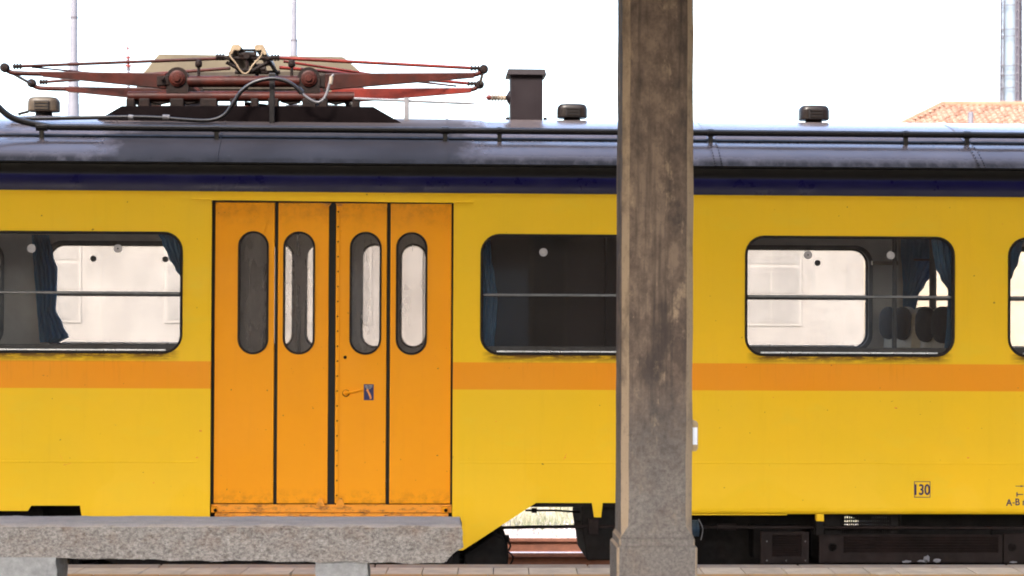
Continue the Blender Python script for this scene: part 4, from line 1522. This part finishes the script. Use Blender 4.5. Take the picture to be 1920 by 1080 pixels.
# open grille higher up: daylight from beyond the track shows through
g0, g1 = at(1574, 1001, .3), at(1670, 968, .3)
gr = tb(MB().prism([(g0.x - .1, g0.z - .02), (g1.x + .05, g0.z - .02), (g1.x + .05, g1.z + .03), (g0.x - .1, g1.z + .03)], .3, .32,
                   [[(g0.x, g0.z), (g1.x, g0.z), (g1.x, g1.z), (g0.x, g1.z)]]), 'vent_grille', UNDER)
k = 0
x = g0.x
while x < g1.x:
    tb(MB().box(x, x + .006, .305, .315, g0.z, g1.z), 'grille_bar', UNDER, gr)
    x += .0145
for py in (974, 981, 987, 993):
    z = AZ(py, .3, 1620)
    tb(MB().box(g0.x, g1.x, .318, .326, z - .006, z + .006), 'grille_bar', UNDER, gr)
# tanks and plates behind, closing the view except behind the grille
tb(MB().box(AX(1290, .6), AX(1560, .6), .75, 2.2, -.25, .36), 'equipment_tank', UNDER)
tb(MB().box(AX(1700, .6), XR, .75, 2.2, -.25, .36), 'equipment_tank', UNDER)
tb(MB().box(AX(1560, .6), AX(1592, .6), .75, 1.2, -.25, .36), 'equipment_tank', UNDER)
tb(MB().box(AX(1612, .7), AX(1640, .7), .75, 1.0, AZ(975, .7), .36), 'cable_trunk', UNDER)
tb(MB().box(AX(1570, .7), AX(1720, .7), .75, 1.0, -.25, AZ(1003, .7, 1640)), 'cable_trunk', UNDER)
p = at(1535, 970, .1)
tb(MB().box(p.x - .025, p.x + .025, .05, .12, AZ(1002, .1), AZ(975, .1)), 'step_bracket', UNDER, bevel=.004)
tb(MB().box(p.x - .025, p.x + .025, .045, .10, AZ(975, .1), AZ(956, .1)), 'jacking_pad', Y_MAT, bevel=.004)
tb(MB().box(AX(1290), AX(1480), .05, .07, AZ(967), AZ(962)), 'valance_strip', Y_MAT, bevel=.003)
# pale bird-lime splashes on the case
for px, py, w_, h_ in ((1700, 1053, 10, 5), (1737, 1048, 6, 14), (1731, 1052, 12, 5), (1757, 1051, 9, 7), (1900, 1054, 8, 4)):
    c = at(px, py, YU)
    mm = .0035
    pts = [(c.x + mm * w_ * math.cos(a) * (.7 + .5 * random.random()), c.z + mm * h_ * .5 * math.sin(a) * (.7 + .5 * random.random())) for a in [i * 2 * math.pi / 11 for i in range(11)]]
    tb(MB().prism(pts, YU - .001, YU + .0005), 'lime_splash', WHITEM, c2)

# ------------------------------------------------------------------ stone bench
YBF = -2.8                                      # front face
bench = empty('stone_bench', (-1.9, YBF + .2, 0))


def bt(mb, name, mat, **k):
    o = mb.build(name, mat, None, **k)
    o.parent = bench
    o.matrix_parent_inverse = Matrix.Translation(-bench.location)
    return o


tag(bench, 'long rough grey granite slab bench in front of the orange doors', 'bench')
zt, zb = AZ(984, YBF, 700), AZ(1051, YBF, 700)
xr_ = at(867, 1000, YBF).x
xl_ = -4.6
dep = .44
nx = 320
prof = []
for i in range(15):
    t = i / 14
    prof.append((YBF, zb + (zt - zb) * t, 'f'))
for i in range(1, 10):
    prof.append((YBF + dep * i / 9, zt + .0, 't'))
for i in range(1, 7):
    prof.append((YBF + dep, zt - (zt - zb) * i / 6, 'b'))
for i in range(1, 9):
    prof.append((YBF + dep - dep * i / 9, zb, 'u'))
K = len(prof)
vs, fs = [], []
for i in range(nx + 1):
    x = xl_ + (xr_ - xl_) * i / nx
    endf = max(0, 1 - (xr_ - x) / .10)
    bot = .012 * noise.noise((x * 2.1, 0, 3.1)) + .008 * noise.noise((x * 9, 1, 3)) + .012 - .028 * max(0, min(1, (x - xr_ + 2.0) / 2.0))
    for j, (y, z, k) in enumerate(prof):
        nz = noise.noise((x * 7, y * 9, z * 12)) * .013 + noise.noise((x * 24, y * 24, z * 30)) * .007 + noise.noise((x * 61, y * 61, z * 61)) * .004
        yy, zz, xx = y, z, x
        t = (z - zb) / (zt - zb)
        if k == 'f':
            yy += nz + .012 * (1 - t) * 0 + (.010 if t > .98 else 0)
            zz += bot * (1 - t)
            if t > .98:
                zz += -.006 + nz * .4
        elif k == 't':
            zz += nz * .25
        elif k == 'b':
            yy += nz
            zz += bot * (1 - t)
        else:
            zz += bot + nz
        # broken lower right corner
        if endf > 0:
            xx -= .055 * endf * max(0, 1 - t * 3.2) + nz * .6 * endf
            zz += .05 * endf ** 2 * max(0, 1 - t * 2.2)
            xx -= .008 * endf * max(0, t * 6 - 5)
        vs.append((xx, yy, zz))
for i in range(nx):
    for j in range(K):
        fs.append((i * K + j, (i + 1) * K + j, (i + 1) * K + (j + 1) % K, i * K + (j + 1) % K))
fs.append(tuple(range(K))[::-1])
fs.append(tuple(nx * K + j for j in range(K)))
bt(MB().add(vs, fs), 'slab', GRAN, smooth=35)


def leg(px0, px1, py, Y0, d):
    a, b = at(px0, py, Y0), at(px1, py, Y0)
    n, h = 10, a.z
    vs, fs = [], []
    nz_ = 14
    loop = [(a.x + (b.x - a.x) * i / n, Y0) for i in range(n)] + [(b.x, Y0 + d * i / n) for i in range(n)] + \
           [(b.x - (b.x - a.x) * i / n, Y0 + d) for i in range(n)] + [(a.x, Y0 + d - d * i / n) for i in range(n)]
    k = len(loop)
    for q in range(nz_ + 1):
        z = h * q / nz_
        for x, y in loop:
            w = noise.noise((x * 13, y * 13, z * 13)) * .008 + noise.noise((x * 40, y * 40, z * 40)) * .004
            vs.append((x + w, y + w, z + (w if 0 < q < nz_ else 0)))
    for q in range(nz_):
        for j in range(k):
            fs.append((q * k + j, q * k + (j + 1) % k, (q + 1) * k + (j + 1) % k, (q + 1) * k + j))
    fs.append(tuple(nz_ * k + j for j in range(k)))
    bt(MB().add(vs, fs), 'leg', STONEG, smooth=35)


leg(-60, 105, 1045, YBF - .01, .36)
leg(591, 690, 1048, YBF + .03, .34)

# ------------------------------------------------------------------ concrete pillar
YP = -4.3
pil = empty('concrete_pillar', (at(1232, 560, YP).x, YP + .16, 0))


def pt_(mb, name, mat, **k):
    o = mb.build(name, mat, None, **k)
    o.parent = pil
    o.matrix_parent_inverse = Matrix.Translation(-pil.location)
    return o


tag(pil, 'stained brown concrete platform pillar with chamfered edges, standing before the train', 'pillar')
pxl, pxr = at(1166, 700, YP).x, at(1300, 700, YP).x
pw = pxr - pxl


def chamf(x0, x1, y0, y1, c):
    return [(x0 + c, y0), (x1 - c, y0), (x1, y0 + c), (x1, y1 - c), (x1 - c, y1), (x0 + c, y1), (x0, y1 - c), (x0, y0 + c)]


zsh = AZ(1008, YP, 1230)
vs, fs = [], []
zs = [zsh, zsh + .012, zsh + .05] + [zsh + .05 + (CZ + .3 - zsh - .05) * i / 40 for i in range(1, 41)]
for i, z in enumerate(zs):
    c = .004 if i == 0 else .006 if i == 1 else .032
    if i == 2:
        c = .03
    grow = .006 if i == 0 else 0
    for (x, y) in chamf(pxl - grow, pxr + grow, YP - grow, YP + pw + grow, c):
        w = noise.noise((x * 7, y * 7, z * 5)) * .004 + noise.noise((x * 23, y * 23, z * 9)) * .002
        vs.append((x + w, y + w, z))
for i in range(len(zs) - 1):
    for j in range(8):
        fs.append((i * 8 + j, i * 8 + (j + 1) % 8, (i + 1) * 8 + (j + 1) % 8, (i + 1) * 8 + j))
pt_(MB().add(vs, fs), 'shaft', CONC, bevel=.003)


def block(z0, z1, g, c, name):
    vs, fs = [], []
    n = 8
    for z, cc, gg in ((z0, c, g), (z1 - c, c, g), (z1, c, g - c)):
        for (x, y) in chamf(pxl - gg, pxr + gg, YP - gg, YP + pw + gg, cc):
            vs.append((x, y, z))
    for i in range(2):
        for j in range(8):
            fs.append((i * 8 + j, i * 8 + (j + 1) % 8, (i + 1) * 8 + (j + 1) % 8, (i + 1) * 8 + j))
    fs.append(tuple(16 + j for j in range(8)))
    pt_(MB().add(vs, fs), name, CONC, bevel=.004)


block(AZ(1032, YP, 1230), zsh + .001, .010, .008, 'plinth_moulding')
block(-.01, AZ(1022, YP, 1230), .021, .011, 'plinth')

# small fixture on the pillar's right side
fx, fzb, fzt = pxr, AZ(845, YP + .1, 1300), AZ(788, YP + .1, 1300)
q = rrect(fx - .01, fx + .030, fzb, fzt, .016, 5)
fix = MB().prism(q, YP + .06, YP + .16).build('pillar_fixture', FIXB, None, bevel=.005)
tag(fix, 'small rounded beige fixture with white face on the right edge of the pillar', 'fixture')
MB().box(fx + .006, fx + .026, YP + .056, YP + .0595, fzb + .03, fzt - .03).build('white_face', FIXW, fix)

# ------------------------------------------------------------------ far things
def mast(label, px, Y, segs, group=None, rings=(), name='catenary_mast', wires=None):
    """segs: (py_top, py_bottom, width px at top, width px at bottom)"""
    base = at(px, 560, Y)
    e_ = empty(name, (base.x, Y, GZ))
    tag(e_, label, 'mast', group)
    inv = Matrix.Translation(-e_.location)
    k = (Y + 13.8) / FPX

    def add(mb, nm, mt):
        o = mb.build(nm, mt, None, smooth=40)
        o.parent = e_
        o.matrix_parent_inverse = inv
    for (a, b, wa, wb) in segs:
        za = AZ(a, Y, px)
        zb_ = AZ(b, Y, px) if b is not None else GZ
        add(MB().tube([(base.x, Y, zb_), (base.x, Y, za)], [wb * k / 2, wa * k / 2], 16), 'shaft', GALV)
    for py, w in rings:
        z = AZ(py, Y, px)
        add(MB().tube([(base.x, Y, z - .03), (base.x, Y, z + .03)], w * k / 2, 14), 'collar', GALV_D)
    return e_, base, k


mast('pale grey tapering catenary mast rising behind the left end of the pantograph', 135, 60,
     [(-300, 120, 11, 15), (116, 200, 19, 22), (196, None, 23, 30)], 'catenary masts behind the train', [(33, 16)])
mast('pale slim mast rising behind the pantograph head', 548, 66,
     [(-260, 80, 9, 12), (76, None, 14, 20)], 'catenary masts behind the train', [(76, 15), (84, 14)])
e_, base, k = mast('thin distant pole with red finial, left of the beige roof hood', 238, 50, [(128, None, 6, 12)], None, [(130, 8)], 'signal_pole')
fn = MB()
z0_, z1_ = AZ(130, 50, 238), AZ(86, 50, 238)
fn.tube([(base.x, 50, z0_), (base.x - .03, 50, z1_)], [.05, .015], 8)
for t, w in ((.15, .10), (.35, .07), (.5, .08), (.9, .05)):
    z = z0_ + (z1_ - z0_) * t
    fn.tube([(base.x - .03 * t, 50, z - .03), (base.x - .03 * t, 50, z + .03)], w, 8)
o = fn.build('finial', MASTRED, None)
o.parent = e_
o.matrix_parent_inverse = Matrix.Translation(-e_.location)

# pale blue chimney tower with ladders
YT = 85
tw = empty('steel_chimney', (AX(1897, YT), YT, GZ))
tag(tw, 'tall pale blue steel chimney with ladders behind the tiled roof', 'chimney')


def tt(mb, nm, mt, **k):
    o = mb.build(nm, mt, None, **k)
    o.parent = tw
    o.matrix_parent_inverse = Matrix.Translation(-tw.location)
    return o


kx = (YT + 13.8) / FPX
xT = AX(1896, YT, 100)
zTop = AZ(-200, YT, 1896)
tt(MB().tube([(xT, YT, GZ), (xT, YT, zTop)], [14.5 * kx, 13 * kx], 28), 'flue', TOWERBLUE, smooth=60)
for off, dy in ((-19.5, -.1), (5.5, -.55), (17, -.1)):
    for s in (-1, 1):
        tt(MB().tube([(xT + (off + s * 3) * kx * 1.05, YT + dy, GZ), (xT + (off + s * 3) * kx * .92, YT + dy, zTop)], .035, 6), 'ladder_stile', GALV_D)
    tt(MB().box(xT + (off - 2.2) * kx, xT + (off + 2.2) * kx, YT + dy + .04, YT + dy + .07, GZ, zTop), 'cable_tray', TRAY)
    z = AZ(240, YT, 1896)
    rb = MB()
    while z < zTop:
        rb.tube([(xT + (off - 3.2) * kx, YT + dy, z), (xT + (off + 3.2) * kx, YT + dy, z)], .028, 6)
        z += .42
    rr = tt(rb, 'rungs', GALV)
    rr['kind'] = 'stuff'
for py in (57, 70, 125, 143, 166, 12, -30):
    z = AZ(py, YT, 1896)
    pts = [(xT + 20.5 * kx * math.cos(a), YT + 20.5 * kx * math.sin(a), z) for a in [i * 2 * math.pi / 28 for i in range(29)]]
    tt(MB().tube(pts, .02, 5), 'hoop', GALV_D)

# house with hipped tile roof
YHB = 55
hs = empty('tiled_house', (AX(2100, YHB), YHB + 5, GZ))
tag(hs, 'house with orange hipped tile roof showing above the train at right', 'house')


def th(mb, nm, mt, **k):
    o = mb.build(nm, mt, None, **k)
    o.parent = hs
    o.matrix_parent_inverse = Matrix.Translation(-hs.location)
    return o


zr_ = AZ(198, YHB + 4.5, 1850)
xrl = AX(1768, YHB + 4.5, 198)
ze = zr_ - 2.0
hx0, hx1 = xrl - 4.2, xrl + 18
hy0_, hy1_ = YHB, YHB + 9
th(MB().box(hx0 + .5, hx1 - .5, hy0_ + .5, hy1_ - .5, GZ, ze - .05), 'wall', PLASTER)
ymid = (hy0_ + hy1_) / 2
rv_ = [(hx0, hy0_, ze), (hx1, hy0_, ze), (hx1, hy1_, ze), (hx0, hy1_, ze), (xrl, ymid, zr_), (hx1 - 4.2, ymid, zr_)]
rf = th(MB().add(rv_, [(0, 1, 5, 4), (1, 2, 5), (2, 3, 4, 5), (3, 0, 4), (3, 2, 1, 0)]), 'roof', TILE)
# tile courses: each course a row of half-round tiles
tl = MB()
slope_n = 19


def course(p0, p1, top0, top1, n_rows):
    for r_ in range(n_rows):
        t0, t1 = r_ / n_rows, (r_ + 1.25) / n_rows
        a0, b0 = p0.lerp(top0, t0), p1.lerp(top1, t0)
        a1, b1 = p0.lerp(top0, min(t1, 1)), p1.lerp(top1, min(t1, 1))
        wlen = (b0 - a0).length
        nt = max(1, int(wlen / .21))
        for i in range(nt):
            c0 = a0.lerp(b0, (i + .5) / nt)
            dirx = (b0 - a0).normalized()
            upv = (p0.lerp(p1, .5) - top0.lerp(top1, .5)).normalized() * -1
            nrm = dirx.cross(upv).normalized()
            L = (a1 - a0).dot(upv)
            hw = .095
            lift0, lift1 = .09 + random.uniform(-.03, .03), .05
            q = [(-1, 0), (-.6, .75), (0, 1), (.6, .75), (1, 0)]
            vs = [c0 + dirx * (u * hw) + nrm * (v * .075 + lift0 - .05) for u, v in q] + [c0 + dirx * (u * hw * .85) + upv * L + nrm * (v * .04 + .0) for u, v in q]
            tl.add(vs, [(j, j + 1, j + 6, j + 5) for j in range(4)] + [(4, 3, 2, 1, 0)])


V = [Vector(q) for q in rv_]
course(V[0], V[1], V[4], V[5], slope_n)
course(V[3], V[0], V[4], V[4] + Vector((0, -.02, 0)), slope_n)
tlo = th(tl, 'roof_tiles', TILE)
tlo['kind'] = 'stuff'
rg_ = MB()
rg_.tube([V[4] + Vector((0, 0, .04)), V[5] + Vector((0, 0, .04))], .12, 10)
rg_.tube([V[0] + Vector((0, 0, .05)), V[4] + Vector((0, 0, .05))], .11, 10)
th(rg_, 'ridge_tiles', TILE_R, smooth=60)
vp = at(1820, 222, YHB + 2.2)
vm = MB().tube([(vp.x, YHB + 2.2, vp.z - .5), (vp.x, YHB + 2.2, AZ(210, YHB + 2.2, 1820))], .085, 10)
th(vm, 'vent_pipe', GALV, smooth=50)
for i in range(8):
    x = hx0 + 2 + i * 2.4
    w = th(MB().box(x, x + 1.0, hy0_ + .46, hy0_ + .497, ze - 2.2, ze - .7), 'window', WALLDK)

# long pale warehouse across the yard, seen only through the train's windows
YW = 44
wh = empty('warehouse', (3, YW + 5, GZ))
tag(wh, 'long pale cream building seen hazily through the train windows', 'building')


def tw_(mb, nm, mt, **k):
    o = mb.build(nm, mt, None, **k)
    o.parent = wh
    o.matrix_parent_inverse = Matrix.Translation(-wh.location)
    return o


wz1 = 4.9
tw_(MB().box(-24, 12, YW, YW + 10, GZ, wz1), 'wall', PLASTER2)
tw_(MB().add([(-24.4, YW - .4, wz1), (12.4, YW - .4, wz1), (12.4, YW + 10.4, wz1), (-24.4, YW + 10.4, wz1), (-24.4, YW + 5, wz1 + .9), (12.4, YW + 5, wz1 + .9)],
             [(0, 1, 5, 4), (2, 3, 4, 5), (1, 2, 5), (3, 0, 4), (3, 2, 1, 0)]), 'roof', TILE)
for i in range(9):
    x = -22.6 + i * 3.9
    f = tw_(MB().box(x, x + 1.7, YW - .03, YW + .02, 1.2, 3.7), 'window', PALEFRAME, bevel=.02)
    for a in (0, 1):
        for b in (0, 1, 2):
            p = MB().box(x + .1 + a * .77, x + .83 + a * .77, YW - .045, YW - .031, 1.3 + b * .8, 2.0 + b * .8).build('pane', PALEPANE)
            p.parent = f
tw_(MB().box(-24, 12, YW - .08, YW - .001, .2, .5), 'string_course', PALEFRAME)
